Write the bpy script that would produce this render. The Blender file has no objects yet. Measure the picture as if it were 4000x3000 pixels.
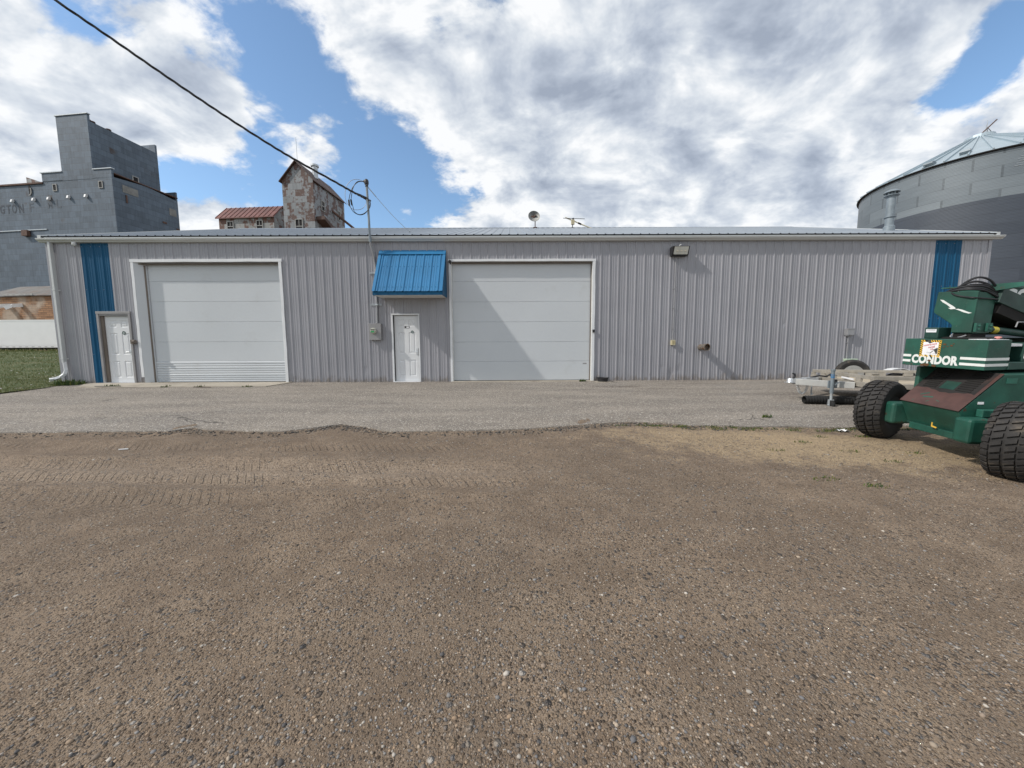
import bpy, bmesh, math, random
import numpy as np
from mathutils import Vector, Matrix, Euler

random.seed(7)
rng = np.random.default_rng(11)
PI = math.pi
scn = bpy.context.scene
COL = scn.collection


# ------------------------------------------------------------------ helpers
class B:
    """Collects simple shapes and links them as ONE mesh object."""

    def __init__(self):
        self.v, self.f, self.mi, self.cur = [], [], [], 0
        self.M = None

    def add(self, vs, fs):
        n = len(self.v)
        for p in vs:
            p = Vector(p)
            if self.M is not None:
                p = self.M @ p
            self.v.append(p)
        for f in fs:
            self.f.append([i + n for i in f])
            self.mi.append(self.cur)
        return self

    def box(self, x0, x1, y0, y1, z0, z1):
        vs = [(x, y, z) for x in (x0, x1) for y in (y0, y1) for z in (z0, z1)]
        fs = [(0, 1, 3, 2), (4, 6, 7, 5), (0, 4, 5, 1), (2, 3, 7, 6), (0, 2, 6, 4), (1, 5, 7, 3)]
        return self.add(vs, fs)

    def bar(self, p0, p1, w, h, up=(0, 0, 1)):
        p0, p1 = Vector(p0), Vector(p1)
        d = (p1 - p0).normalized()
        s = d.cross(Vector(up))
        if s.length < 1e-4:
            s = d.cross(Vector((1, 0, 0)))
        s.normalize()
        u = s.cross(d)
        vs = []
        for p in (p0, p1):
            for a, b in ((-1, -1), (1, -1), (1, 1), (-1, 1)):
                vs.append(p + s * (a * w / 2) + u * (b * h / 2))
        return self.add(vs, [(3, 2, 1, 0), (4, 5, 6, 7), (0, 1, 5, 4), (1, 2, 6, 5), (2, 3, 7, 6), (3, 0, 4, 7)])

    def prism(self, poly, d0, d1, fn):
        """poly: list of 2-D points; fn(a, b, d) -> 3-D point."""
        n = len(poly)
        vs = [fn(a, b, d0) for a, b in poly] + [fn(a, b, d1) for a, b in poly]
        fs = [tuple(range(n))[::-1], tuple(range(n, 2 * n))]
        fs += [(i, (i + 1) % n, (i + 1) % n + n, i + n) for i in range(n)]
        return self.add(vs, fs)

    def tube(self, pts, r, n=8, caps=True):
        pts = [Vector(p) for p in pts]
        rs = r if isinstance(r, (list, tuple)) else [r] * len(pts)
        vs, fs = [], []
        ref = None
        for i, p in enumerate(pts):
            d = (pts[min(i + 1, len(pts) - 1)] - pts[max(i - 1, 0)]).normalized()
            if ref is None:
                ref = d.cross(Vector((0, 0, 1)))
                if ref.length < 0.1:
                    ref = d.cross(Vector((1, 0, 0)))
            ref = (ref - d * ref.dot(d)).normalized()
            w = d.cross(ref)
            for k in range(n):
                a = 2 * PI * k / n
                vs.append(p + (ref * math.cos(a) + w * math.sin(a)) * rs[i])
        for i in range(len(pts) - 1):
            for k in range(n):
                fs.append((i * n + k, i * n + (k + 1) % n, (i + 1) * n + (k + 1) % n, (i + 1) * n + k))
        if caps:
            fs.append(tuple(range(n))[::-1])
            fs.append(tuple(range((len(pts) - 1) * n, len(pts) * n)))
        return self.add(vs, fs)

    def lathe(self, prof, origin=(0, 0, 0), axis='Z', n=24, closed=False):
        """prof: (radius, height) pairs round an axis."""
        o = Vector(origin)
        vs, fs = [], []
        for r, h in prof:
            for k in range(n):
                a = 2 * PI * k / n
                c, s = r * math.cos(a), r * math.sin(a)
                vs.append(o + Vector({'Z': (c, s, h), 'Y': (c, h, s), 'X': (h, c, s)}[axis]))
        m = len(prof)
        for i in range(m if closed else m - 1):
            j = (i + 1) % m
            for k in range(n):
                fs.append((i * n + k, i * n + (k + 1) % n, j * n + (k + 1) % n, j * n + k))
        if not closed:
            if prof[0][0] > 1e-5:
                fs.append(tuple(range(n)))
            if prof[-1][0] > 1e-5:
                fs.append(tuple(range((m - 1) * n, m * n)))
        return self.add(vs, fs)

    def grid(self, X, Y, fn):
        vs = [fn(x, y) for y in Y for x in X]
        nx = len(X)
        fs = [(j * nx + i, j * nx + i + 1, (j + 1) * nx + i + 1, (j + 1) * nx + i)
              for j in range(len(Y) - 1) for i in range(nx - 1)]
        return self.add(vs, fs)

    def build(self, name, mats, parent=None, smooth=False, bevel=0, angle=40, recalc=True, weld=True):
        me = bpy.data.meshes.new(name)
        me.from_pydata([tuple(p) for p in self.v], [], self.f)
        if not isinstance(mats, (list, tuple)):
            mats = [mats]
        for m in mats:
            me.materials.append(m)
        if len(mats) > 1:
            me.polygons.foreach_set('material_index', self.mi)
        if recalc or weld:
            bm = bmesh.new()
            bm.from_mesh(me)
            if weld:
                bmesh.ops.remove_doubles(bm, verts=bm.verts, dist=1e-5)
            if recalc:
                bmesh.ops.recalc_face_normals(bm, faces=bm.faces)
            bm.to_mesh(me)
            bm.free()
        if smooth:
            me.polygons.foreach_set('use_smooth', [True] * len(me.polygons))
            me.set_sharp_from_angle(angle=math.radians(angle))
        ob = bpy.data.objects.new(name, me)
        COL.objects.link(ob)
        if parent is not None:
            ob.parent = parent
        if bevel:
            md = ob.modifiers.new('bevel', 'BEVEL')
            md.width = bevel
            md.segments = 2
            md.limit_method = 'ANGLE'
            md.angle_limit = math.radians(35)
        return ob


def tag(o, label, cat, group=None):
    o['label'] = label
    o['category'] = cat
    if group:
        o['group'] = group
    return o


def thing(name, label, cat, loc=(0, 0, 0), rot=(0, 0, 0), group=None):
    o = bpy.data.objects.new(name, None)
    COL.objects.link(o)
    o.empty_display_size = 0.2
    o.location = loc
    o.rotation_euler = rot
    return tag(o, label, cat, group)


def kind(o, k):
    o['kind'] = k
    return o


def text_b(b, body, O, U, V, size, sx=1.0, depth=0.002, bold=0.0, spacing=1.0, align='LEFT', fit=None):
    """Letters as thin solid shapes on the plane O + U*x + V*y."""
    cu = bpy.data.curves.new('txt', 'FONT')
    cu.body = body
    cu.size = size
    cu.offset = bold
    cu.space_character = spacing
    cu.align_x = align
    cu.extrude = depth / 2
    cu.resolution_u = 3
    ob = bpy.data.objects.new('txt', cu)
    COL.objects.link(ob)
    bpy.context.view_layer.update()
    me = ob.to_mesh()
    O, U, V = Vector(O), Vector(U).normalized(), Vector(V).normalized()
    if fit:
        xs = [v.co.x for v in me.vertices]
        sx = fit / (max(xs) - min(xs))
        O = O - U * (min(xs) * sx)
    N = U.cross(V)
    vs = [O + U * (v.co.x * sx) + V * v.co.y + N * (v.co.z + depth / 2) for v in me.vertices]
    b.add(vs, [tuple(p.vertices) for p in me.polygons])
    ob.to_mesh_clear()
    bpy.data.objects.remove(ob)
    bpy.data.curves.remove(cu)
    return b


# ------------------------------------------------------------------ node helpers
class S:
    def __init__(self, nt, sock):
        self.nt, self.s = nt, sock

    def _m(self, op, *ins, clamp=False):
        n = self.nt.nodes.new('ShaderNodeMath')
        n.operation = op
        n.use_clamp = clamp
        for i, x in enumerate(ins):
            if isinstance(x, S):
                self.nt.links.new(x.s, n.inputs[i])
            else:
                n.inputs[i].default_value = x
        return S(self.nt, n.outputs[0])

    def __add__(self, o): return self._m('ADD', self, o)
    __radd__ = __add__
    def __sub__(self, o): return self._m('SUBTRACT', self, o)
    def __rsub__(self, o): return self._m('SUBTRACT', o, self)
    def __mul__(self, o): return self._m('MULTIPLY', self, o)
    __rmul__ = __mul__
    def __truediv__(self, o): return self._m('DIVIDE', self, o)
    def mod(self, o): return self._m('FLOORED_MODULO', self, o)
    def floor(self): return self._m('FLOOR', self)
    def frac(self): return self._m('FRACT', self)
    def abs(self): return self._m('ABSOLUTE', self)
    def lt(self, o): return self._m('LESS_THAN', self, o)
    def gt(self, o): return self._m('GREATER_THAN', self, o)
    def max(self, o): return self._m('MAXIMUM', self, o)
    def min(self, o): return self._m('MINIMUM', self, o)
    def exp(self): return self._m('EXPONENT', self)
    def clamp(self): return self._m('ADD', self, 0.0, clamp=True)

    def step(self, a, b):
        n = self.nt.nodes.new('ShaderNodeMapRange')
        n.interpolation_type = 'SMOOTHSTEP'
        self.nt.links.new(self.s, n.inputs[0])
        n.inputs[1].default_value = a
        n.inputs[2].default_value = b
        return S(self.nt, n.outputs[0])


def node(nt, typ, **kw):
    n = nt.nodes.new(typ)
    for k, v in kw.items():
        setattr(n, k, v)
    return n


def coords(nt, which='Object'):
    n = node(nt, 'ShaderNodeTexCoord')
    sp = node(nt, 'ShaderNodeSeparateXYZ')
    nt.links.new(n.outputs[which], sp.inputs[0])
    return n.outputs[which], S(nt, sp.outputs[0]), S(nt, sp.outputs[1]), S(nt, sp.outputs[2])


def vec(nt, x, y, z):
    n = node(nt, 'ShaderNodeCombineXYZ')
    for i, a in enumerate((x, y, z)):
        if isinstance(a, S):
            nt.links.new(a.s, n.inputs[i])
        else:
            n.inputs[i].default_value = a
    return n.outputs[0]


def noise(nt, v, scale, detail=4, rough=0.55, dist=0.0, col=False):
    n = node(nt, 'ShaderNodeTexNoise')
    nt.links.new(v, n.inputs['Vector'])
    n.inputs['Scale'].default_value = scale
    n.inputs['Detail'].default_value = detail
    n.inputs['Roughness'].default_value = rough
    n.inputs['Distortion'].default_value = dist
    return n.outputs['Color'] if col else S(nt, n.outputs['Fac'])


def white(nt, v):
    n = node(nt, 'ShaderNodeTexWhiteNoise')
    nt.links.new(v, n.inputs['Vector'])
    return S(nt, n.outputs['Value'])


def voro(nt, v, scale, feature='F1', rnd=1.0):
    n = node(nt, 'ShaderNodeTexVoronoi')
    n.feature = feature
    nt.links.new(v, n.inputs['Vector'])
    n.inputs['Scale'].default_value = scale
    n.inputs['Randomness'].default_value = rnd
    return n


def mix(nt, f, a, b, mode='MIX'):
    n = node(nt, 'ShaderNodeMix', data_type='RGBA', blend_type=mode)
    for i, x in ((0, f), (6, a), (7, b)):
        if isinstance(x, S):
            nt.links.new(x.s, n.inputs[i])
        elif isinstance(x, bpy.types.NodeSocket):
            nt.links.new(x, n.inputs[i])
        elif isinstance(x, (tuple, list)):
            n.inputs[i].default_value = (*x[:3], 1)
        else:
            n.inputs[i].default_value = x
    return n.outputs[2]


def ramp(nt, f, stops, interp='LINEAR'):
    n = node(nt, 'ShaderNodeValToRGB')
    n.color_ramp.interpolation = interp
    els = n.color_ramp.elements
    while len(els) < len(stops):
        els.new(0.5)
    for e, (p, c) in zip(els, stops):
        e.position = p
        e.color = (*c, 1)
    nt.links.new(f.s if isinstance(f, S) else f, n.inputs[0])
    return n.outputs[0]


def scale_col(nt, c, k):
    return mix(nt, 1.0, c, vec(nt, k, k, k), 'MULTIPLY')


def newmat(name):
    m = bpy.data.materials.new(name)
    m.use_nodes = True
    nt = m.node_tree
    return m, nt, nt.nodes['Principled BSDF']


def bump(nt, bs, h, strength, dist=0.01):
    n = node(nt, 'ShaderNodeBump')
    n.inputs['Strength'].default_value = strength
    n.inputs['Distance'].default_value = dist
    nt.links.new(h.s if isinstance(h, S) else h, n.inputs['Height'])
    nt.links.new(n.outputs[0], bs.inputs['Normal'])


def pmat(name, col, rough=0.6, metal=0.0, var=0.1, vscale=4.0, bmp=0.0, bscale=60.0, dirt=None, stretch=None, spec=0.5):
    """Painted or plain surface: tone variation, optional stains of their own shape, optional fine bump."""
    m, nt, bs = newmat(name)
    v, x, y, z = coords(nt)
    if stretch:
        v = vec(nt, x * stretch[0], y * stretch[1], z * stretch[2])
    n = noise(nt, v, vscale, 5)
    c = mix(nt, n.step(0.25, 0.75), [a * (1 - var) for a in col], [min(1, a * (1 + var)) for a in col])
    if dirt:
        dc, ds, lo, hi = dirt
        d = noise(nt, v, ds, 8, 0.65)
        c = mix(nt, d.step(lo, hi), c, dc)
    nt.links.new(c, bs.inputs['Base Color'])
    bs.inputs['Roughness'].default_value = rough
    bs.inputs['Metallic'].default_value = metal
    bs.inputs['Specular IOR Level'].default_value = spec
    if bmp:
        bump(nt, bs, noise(nt, v, bscale, 4), bmp)
    return m


# ------------------------------------------------------------------ camera
cam_d = bpy.data.cameras.new('camera')
cam_d.sensor_width = 36
cam_d.lens = 1444.4 / 4000 * 36
cam_d.clip_start = 0.05
cam_d.clip_end = 4000
cam = bpy.data.objects.new('camera', cam_d)
COL.objects.link(cam)
CAM = Vector((0, -11.82, 1.08))
yaw, pit, rol = (math.radians(a) for a in (0.34, 5.56, -0.30))
fw = Vector((math.sin(yaw) * math.cos(pit), math.cos(yaw) * math.cos(pit), -math.sin(pit)))
rt = Vector((math.cos(yaw), -math.sin(yaw), 0))
up = rt.cross(fw)
rt, up = rt * math.cos(rol) + up * math.sin(rol), up * math.cos(rol) - rt * math.sin(rol)
cam.matrix_world = Matrix(((rt.x, up.x, -fw.x, CAM.x), (rt.y, up.y, -fw.y, CAM.y), (rt.z, up.z, -fw.z, CAM.z), (0, 0, 0, 1)))
scn.camera = cam

# ------------------------------------------------------------------ light
SUN = Vector((-3.35, -1.0, 2.95)).normalized()
sd = bpy.data.lights.new('sun', 'SUN')
sd.energy = 3.1
sd.angle = math.radians(1.4)
sd.color = (1.0, 0.95, 0.88)
so = bpy.data.objects.new('sun', sd)
COL.objects.link(so)
so.rotation_euler = SUN.to_track_quat('Z', 'Y').to_euler()
so.location = (-30, -10, 30)

w = bpy.data.worlds.new('World')
scn.world = w
w.use_nodes = True
nt = w.node_tree
bg = nt.nodes['Background']
sky = node(nt, 'ShaderNodeTexSky', sky_type='NISHITA')
sky.sun_disc = False
sky.sun_elevation = math.asin(SUN.z)
sky.sun_rotation = math.atan2(SUN.x, SUN.y)
sky.altitude = 400
sky.air_density = 1.0
sky.dust_density = 0.6
sky.ozone_density = 1.5
dirv, dx, dy, dz = coords(nt, 'Generated')
az = S(nt, None)._m('ARCTAN2', dx, dy)
el = S(nt, None)._m('ARCSINE', dz)
# cloud deck seen in perspective, with the photograph's big banks and gaps as soft masses in the sky
blobs = [(-0.491, 0.539, 0.121, 0.122, -0.9), (-0.564, 0.389, 0.063, 0.062, -0.5), (-0.199, 0.433, 0.194, 0.082, -0.75), (-0.637, 0.341, 0.1, 0.04, -0.35), (-0.313, 0.323, 0.163, 0.043, -0.55), (0.854, 0.399, 0.06, 0.038, -0.9), (0.895, 0.459, 0.041, 0.042, -0.9), (0.503, 0.561, 0.044, 0.015, -0.45), (0.723, 0.481, 0.075, 0.022, -0.35), (-0.792, 0.507, 0.095, 0.032, -0.6), (-0.866, 0.446, 0.044, 0.038, -0.5), (-0.60, 0.60, 0.10, 0.03, -0.5), (-0.70, 0.33, 0.06, 0.03, -0.35), (0.321, 0.56, 0.385, 0.152, 0.55), (0.621, 0.558, 0.241, 0.067, 0.5), (0.385, 0.381, 0.403, 0.082, 0.35), (-0.767, 0.375, 0.244, 0.086, 0.4), (-0.328, 0.617, 0.094, 0.07, 0.35), (-0.446, 0.458, 0.111, 0.056, 0.35), (0.713, 0.374, 0.213, 0.045, 0.3), (-0.742, 0.259, 0.211, 0.031, 0.1), (-0.80, 0.53, 0.20, 0.10, 0.10), (-0.62, 0.47, 0.10, 0.08, 0.32), (-0.70, 0.56, 0.06, 0.05, -0.25), (0.15, 0.30, 0.30, 0.05, 0.25), (0.75, 0.29, 0.3, 0.05, 0.3)]
mass = None
for a0, e0, ra, re, amp in blobs:
    da = (az - a0) / (ra * 1.15)
    de = (el - e0) / (re * 1.15)
    g = (0.0 - (da * da + de * de)).exp() * amp
    mass = g if mass is None else mass + g
inv = S(nt, None)._m('DIVIDE', 1.0, dz.max(0.0) + 0.40)
px, py = dx * inv, dy * inv


# streets of cloud run away to the upper right
qx = px * 0.88 - py * 0.30
qy = py * 1.05 + px * 0.22


def cloud_noise(ox, oy, d1, d2):
    v = vec(nt, qx + ox, qy + oy, 0.61)
    return noise(nt, v, 1.7, d1, 0.55, 0.2), noise(nt, v, 5.4, d2, 0.58, 0.25)


n1, n2 = cloud_noise(0, 0, 9, 10)
n3 = noise(nt, vec(nt, qx * 1.1 + 7.0, qy, 1.3), 17.0, 9, 0.60, 0.3)
dens = n1 * 1.00 + n2 * 0.70 + n3 * 0.26 + mass * 0.38 - 0.285
alpha = dens.step(0.545, 0.685)
# smoother copies of the same field: soft grey bellies, bright sunward edges
l1, l2 = cloud_noise(0, 0, 3, 5)
m1, m2 = cloud_noise(-0.055, 0.035, 3, 5)
lit = (l1 * 0.8 + l2 * 0.75) - (m1 * 0.8 + m2 * 0.75)
low = noise(nt, vec(nt, qx * 1.0 + 3.0, qy * 1.2, 4.2), 1.5, 3, 0.5, 0.3)
thick = (dens + (low - 0.5) * 0.9).step(0.66, 1.15)
shade = (lit * 3.2 + 0.86 - thick * 0.55 + (n2 - 0.5) * 0.7 + (n3 - 0.5) * 0.55).clamp()
ccol = ramp(nt, shade, [(0.0, (0.34, 0.39, 0.48)), (0.35, (0.48, 0.535, 0.625)), (0.7, (0.69, 0.735, 0.79)), (1.0, (0.93, 0.94, 0.95))])
CK = 10.0
skyc = mix(nt, 1.0, sky.outputs[0], (1.65, 1.80, 1.80), 'MULTIPLY')
cl10 = mix(nt, 1.0, ccol, (CK, CK, CK), 'MULTIPLY')
nt.links.new(mix(nt, alpha * 0.97, skyc, cl10), bg.inputs[0])
bg.inputs[1].default_value = 0.10
w.cycles.sampling_method = 'MANUAL'
w.cycles.sample_map_resolution = 512

scn.view_settings.view_transform = 'Standard'
scn.view_settings.look = 'None'
scn.view_settings.exposure = 0.10
scn.view_settings.gamma = 1.0
# ------------------------------------------------------------------ materials
M = {}
def wall_mat():
    m, nt, bs = newmat('grey_panel')
    v, x, y, z = coords(nt)
    n = noise(nt, v, 0.9, 5)
    c = mix(nt, n.step(0.25, 0.75), (0.275, 0.274, 0.297), (0.308, 0.307, 0.330))
    # every sheet a slightly different batch
    h = white(nt, vec(nt, ((x - 2.84) / 0.8115).floor() * 1.71, 2.0, 5.0))
    k = h * 0.07 + 0.965
    c = mix(nt, 1.0, c, vec(nt, k, k, k), 'MULTIPLY')
    # mud splashed up from the ground, scuffs
    sp = (noise(nt, vec(nt, x * 2.2, y, z * 1.1), 3.0, 8, 0.65) * 1.25 - z * 1.5).step(0.30, 0.62)
    c = mix(nt, sp * 0.7, c, (0.185, 0.155, 0.130))
    c = mix(nt, noise(nt, vec(nt, x * 1.0, y, z * 0.3), 2.6, 8, 0.7).step(0.62, 0.8) * 0.35, c, (0.22, 0.21, 0.205))
    nt.links.new(c, bs.inputs['Base Color'])
    bs.inputs['Roughness'].default_value = 0.36
    return m


M['wall'] = wall_mat()
M['blue'] = pmat('blue_panel', (0.004, 0.072, 0.155), 0.5, 0, 0.08, 0.9, spec=0.2)
M['awning'] = pmat('awning_blue', (0.030, 0.175, 0.36), 0.36, 0, 0.08, 2.0, 0.03, 9, ((0.05, 0.17, 0.33), 3.0, 0.62, 0.9))
M['white'] = pmat('white_trim', (0.68, 0.69, 0.70), 0.45, 0, 0.05, 3, 0.06, 14, ((0.50, 0.47, 0.42), 5.0, 0.66, 0.82))
M['gutter'] = pmat('gutter_white', (0.53, 0.545, 0.54), 0.42, 0, 0.05, 2, 0.02, 10, ((0.45, 0.44, 0.40), 3.0, 0.6, 0.85), (0.4, 1, 1))
M['soffit'] = pmat('soffit_white', (0.66, 0.66, 0.64), 0.6)
M['trimgrey'] = pmat('grey_trim', (0.27, 0.262, 0.262), 0.5, 0, 0.1, 3, 0.03, 20, ((0.25, 0.2, 0.17), 6, 0.6, 0.8))
M['door'] = pmat('white_door', (0.66, 0.67, 0.68), 0.5, 0, 0.04, 2, 0.02, 30, ((0.55, 0.52, 0.48), 3.0, 0.66, 0.9))
M['garage'] = pmat('garage_panel', (0.52, 0.545, 0.565), 0.45, 0, 0.03, 0.5, 0.10, 110, ((0.43, 0.435, 0.43), 0.9, 0.58, 0.9), (1, 1, 1))
M['rubber'] = pmat('black_rubber', (0.012, 0.012, 0.012), 0.8)
M['wood'] = pmat('dirty_jamb', (0.15, 0.125, 0.105), 0.8, 0, 0.25, 6, 0.1, 30, None, (1, 1, 0.2))
M['black'] = pmat('black_plastic', (0.018, 0.018, 0.02), 0.5)
M['cable'] = pmat('black_cable', (0.012, 0.012, 0.014), 0.55)
M['galv'] = pmat('galvanised', (0.46, 0.49, 0.51), 0.42, 0.55, 0.15, 6, 0.03, 20, ((0.32, 0.33, 0.33), 7, 0.55, 0.8))
M['conduit'] = pmat('grey_conduit', (0.30, 0.30, 0.31), 0.45, 0.25, 0.08, 5)
M['meterbox'] = pmat('meter_grey', (0.26, 0.255, 0.258), 0.5, 0, 0.06, 3)
M['roofmetal'] = pmat('roof_panel', (0.27, 0.30, 0.33), 0.40, 0.3, 0.08, 0.8, 0, 8, ((0.20, 0.215, 0.23), 1.5, 0.6, 0.85))
M['alu'] = pmat('dull_aluminium', (0.40, 0.37, 0.32), 0.55, 0.35, 0.16, 7, 0.05, 40, ((0.34, 0.29, 0.22), 6, 0.52, 0.75))
M['aluclean'] = pmat('aluminium_beam', (0.40, 0.40, 0.385), 0.55, 0.2, 0.12, 6, 0.04, 40, ((0.36, 0.31, 0.25), 5, 0.55, 0.8))
M['deck'] = pmat('deck_board', (0.40, 0.34, 0.25), 0.8, 0, 0.2, 3, 0.1, 30, None, (0.3, 3, 1))
M['beige'] = pmat('beige_plastic', (0.50, 0.44, 0.28), 0.6)
M['cream'] = pmat('cream_pole', (0.55, 0.50, 0.36), 0.6)
M['greenbox'] = pmat('pale_green_metal', (0.42, 0.52, 0.40), 0.6, 0, 0.1, 8, 0, 1, ((0.30, 0.25, 0.17), 9, 0.62, 0.75))
M['rustpipe'] = pmat('sooty_pipe', (0.25, 0.22, 0.19), 0.5, 0.5, 0.3, 9, 0.1, 30, ((0.16, 0.07, 0.025), 9, 0.48, 0.62))
M['soot_black'] = pmat('soot_black', (0.01, 0.009, 0.008), 0.95)
M['flue'] = pmat('flue_steel', (0.20, 0.235, 0.26), 0.5, 0.15, 0.15, 5, 0.03, 20, ((0.14, 0.155, 0.165), 7, 0.55, 0.8))
M['lens'] = pmat('lamp_lens', (0.55, 0.55, 0.50), 0.25)
M['led'] = pmat('led_chip', (0.50, 0.44, 0.35), 0.4)
M['steelred'] = pmat('red_sticker', (0.45, 0.03, 0.02), 0.5)
M['chrome'] = pmat('zinc_plated', (0.60, 0.62, 0.64), 0.35, 0.6, 0.12, 9)
M['navyp'] = pmat('blue_plastic', (0.05, 0.16, 0.32), 0.5)
def machine_paint(name, col, seed=0.0):
    """Old enamel: faded patches, chalky dust, fine scratches, chips to primer and rust, oily streaks."""
    m, nt, bs = newmat(name)
    v, x, y, z = coords(nt)
    vv = vec(nt, x + seed, y, z)
    c = mix(nt, noise(nt, vv, 3.0, 6).step(0.3, 0.7), [k * 0.72 for k in col], [k * 1.35 for k in col])
    c = mix(nt, noise(nt, vv, 1.7, 5).step(0.45, 0.75) * 0.32, c, (0.075, 0.095, 0.075))
    st = noise(nt, vec(nt, x * 9.0 + seed, y * 9.0, z * 0.9), 2.2, 6, 0.6)
    c = mix(nt, st.step(0.58, 0.78) * 0.55, c, [k * 0.32 for k in col])
    sc = noise(nt, vec(nt, x * 3.0 + y * 20.0, z * 26.0 + y * 4.0, seed), 2.0, 3, 0.5)
    c = mix(nt, sc.gt(0.705) * 0.5, c, (0.10, 0.13, 0.105))
    ch = noise(nt, vv, 16.0, 6, 0.7)
    c = mix(nt, (ch * 0.6 + noise(nt, vv, 3.3, 3) * 0.55).step(0.70, 0.73), c, mix(nt, noise(nt, vv, 30.0, 3), (0.085, 0.035, 0.015), (0.045, 0.035, 0.03)))
    nt.links.new(c, bs.inputs['Base Color'])
    r = noise(nt, vv, 4.0, 5) * 0.35 + 0.38
    nt.links.new(r.s, bs.inputs['Roughness'])
    bump(nt, bs, noise(nt, vv, 7.0, 4) * 0.8 + ch * 0.3, 0.12, 0.01)
    return m


M['greenp'] = machine_paint('machine_green', (0.0095, 0.068, 0.047))
M['greenp2'] = machine_paint('faded_machine_green', (0.017, 0.100, 0.072), 3.0)
M['greendark'] = machine_paint('dark_machine_green', (0.0085, 0.042, 0.032), 7.0)
M['hood'] = pmat('rust_red_hood', (0.072, 0.034, 0.028), 0.6, 0, 0.3, 5, 0.08, 30, ((0.02, 0.085, 0.062), 5.5, 0.68, 0.70))
M['tyre'] = pmat('tyre_rubber', (0.026, 0.024, 0.023), 0.8, 0, 0.3, 7, 0.15, 50, ((0.115, 0.095, 0.072), 6, 0.50, 0.78))
M['tyrewall'] = pmat('tyre_sidewall', (0.017, 0.016, 0.016), 0.72, 0, 0.25, 7, 0.08, 40, ((0.055, 0.047, 0.038), 5, 0.52, 0.8))
M['rimgreen'] = pmat('dirty_rim', (0.06, 0.085, 0.07), 0.6, 0, 0.3, 6)
M['rimsilver'] = pmat('trailer_rim', (0.45, 0.44, 0.41), 0.45, 0.5, 0.15, 8)
M['letter'] = pmat('white_paint', (0.70, 0.72, 0.70), 0.5, 0, 0.06, 9, 0, 1, ((0.10, 0.19, 0.15), 9.0, 0.66, 0.70))
M['yellow'] = pmat('yellow_sticker', (0.75, 0.46, 0.06), 0.5)
M['stkblack'] = pmat('sticker_black', (0.012, 0.010, 0.008), 0.5)
M['stkwhite'] = pmat('sticker_white', (0.80, 0.80, 0.82), 0.5)
M['stkred'] = pmat('sticker_red', (0.50, 0.10, 0.10), 0.5)
M['stktorn'] = pmat('torn_sticker_patch', (0.05, 0.055, 0.05), 0.7, 0, 0.3, 20)
M['yellowlab'] = pmat('yellow_label', (0.55, 0.44, 0.05), 0.5)
M['btn'] = pmat('pink_button', (0.60, 0.25, 0.22), 0.5)
M['semi'] = pmat('trailer_white', (0.78, 0.78, 0.77), 0.4, 0, 0.03, 1.0, 0, 1, ((0.62, 0.61, 0.59), 1.2, 0.62, 0.9))
M['brown'] = pmat('rusty_steel', (0.10, 0.055, 0.04), 0.8, 0, 0.3, 3)
M['dark'] = pmat('dark_interior', (0.012, 0.012, 0.013), 0.9)
M['glass'] = pmat('old_window_glass', (0.03, 0.035, 0.04), 0.12)
M['oldwhite'] = pmat('weathered_white_wood', (0.33, 0.33, 0.32), 0.8, 0, 0.2, 3, 0, 1, ((0.25, 0.2, 0.16), 4, 0.55, 0.75))
M['concrete'] = pmat('concrete', (0.36, 0.32, 0.26), 0.85, 0, 0.14, 1.5, 0.15, 45, ((0.24, 0.20, 0.16), 1.8, 0.5, 0.75))
M['bintop'] = pmat('bin_roof_steel', (0.36, 0.43, 0.47), 0.40, 0.3, 0.08, 0.6)
M['paper'] = pmat('scrap_paper', (0.75, 0.75, 0.74), 0.8)
M['dandelion'] = pmat('seed_heads', (0.62, 0.60, 0.54), 0.9)
M['twig'] = pmat('dry_twig', (0.10, 0.07, 0.045), 0.9)
M['tub'] = pmat('black_tub', (0.020, 0.020, 0.022), 0.6)


def sheets(name, base, rust=None, row=0.8, colw=1.0, seam=0.35, streak=0.5, lo=(0.55, 0.75), rsc=1.1):
    """Old pressed-tin sheets nailed in courses: every sheet has its own tone, courses have a dark lap line."""
    m, nt, bs = newmat(name)
    v, x, y, z = coords(nt)
    s = x + y
    r = (z / row).floor()
    off = r.mod(2.0) * 0.5
    cc = s / colw + off
    h = white(nt, vec(nt, r * 1.37, cc.floor() * 2.11, 3.0))
    h2 = white(nt, vec(nt, r * 2.77, cc.floor() * 1.31, 9.0))
    lap = (z / row).frac().lt(0.055)
    vert = (cc.frac()).lt(0.035) * 0.45
    vs = vec(nt, s * 2.2, y * 0.0, z * 0.35)
    st = noise(nt, vs, 1.6, 6, 0.6)
    big = noise(nt, v, 0.16, 4)
    k = (h - 0.5) * 0.30 + (st - 0.5) * streak + (big - 0.5) * 0.5 + 1.0
    c = mix(nt, 1.0, base, vec(nt, k, k, k), 'MULTIPLY')
    if rust:
        rn = noise(nt, v, rsc, 6, 0.6)
        rr = (rn * 1.0 + h2 * 0.36).step(*lo)
        rc = mix(nt, noise(nt, v, 2.5, 5), rust, [a * 0.5 for a in rust])
        c = mix(nt, rr * 0.9, c, rc)
    kk = 1.0 - (lap.max(vert)) * seam
    c = mix(nt, 1.0, c, vec(nt, kk, kk, kk), 'MULTIPLY')
    nt.links.new(c, bs.inputs['Base Color'])
    bs.inputs['Roughness'].default_value = 0.62
    bs.inputs['Metallic'].default_value = 0.15
    hh = (z / row).frac() * 0.6 + noise(nt, v, 1.5, 3) * 0.5
    bump(nt, bs, hh, 0.5, 0.05)
    return m


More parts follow.
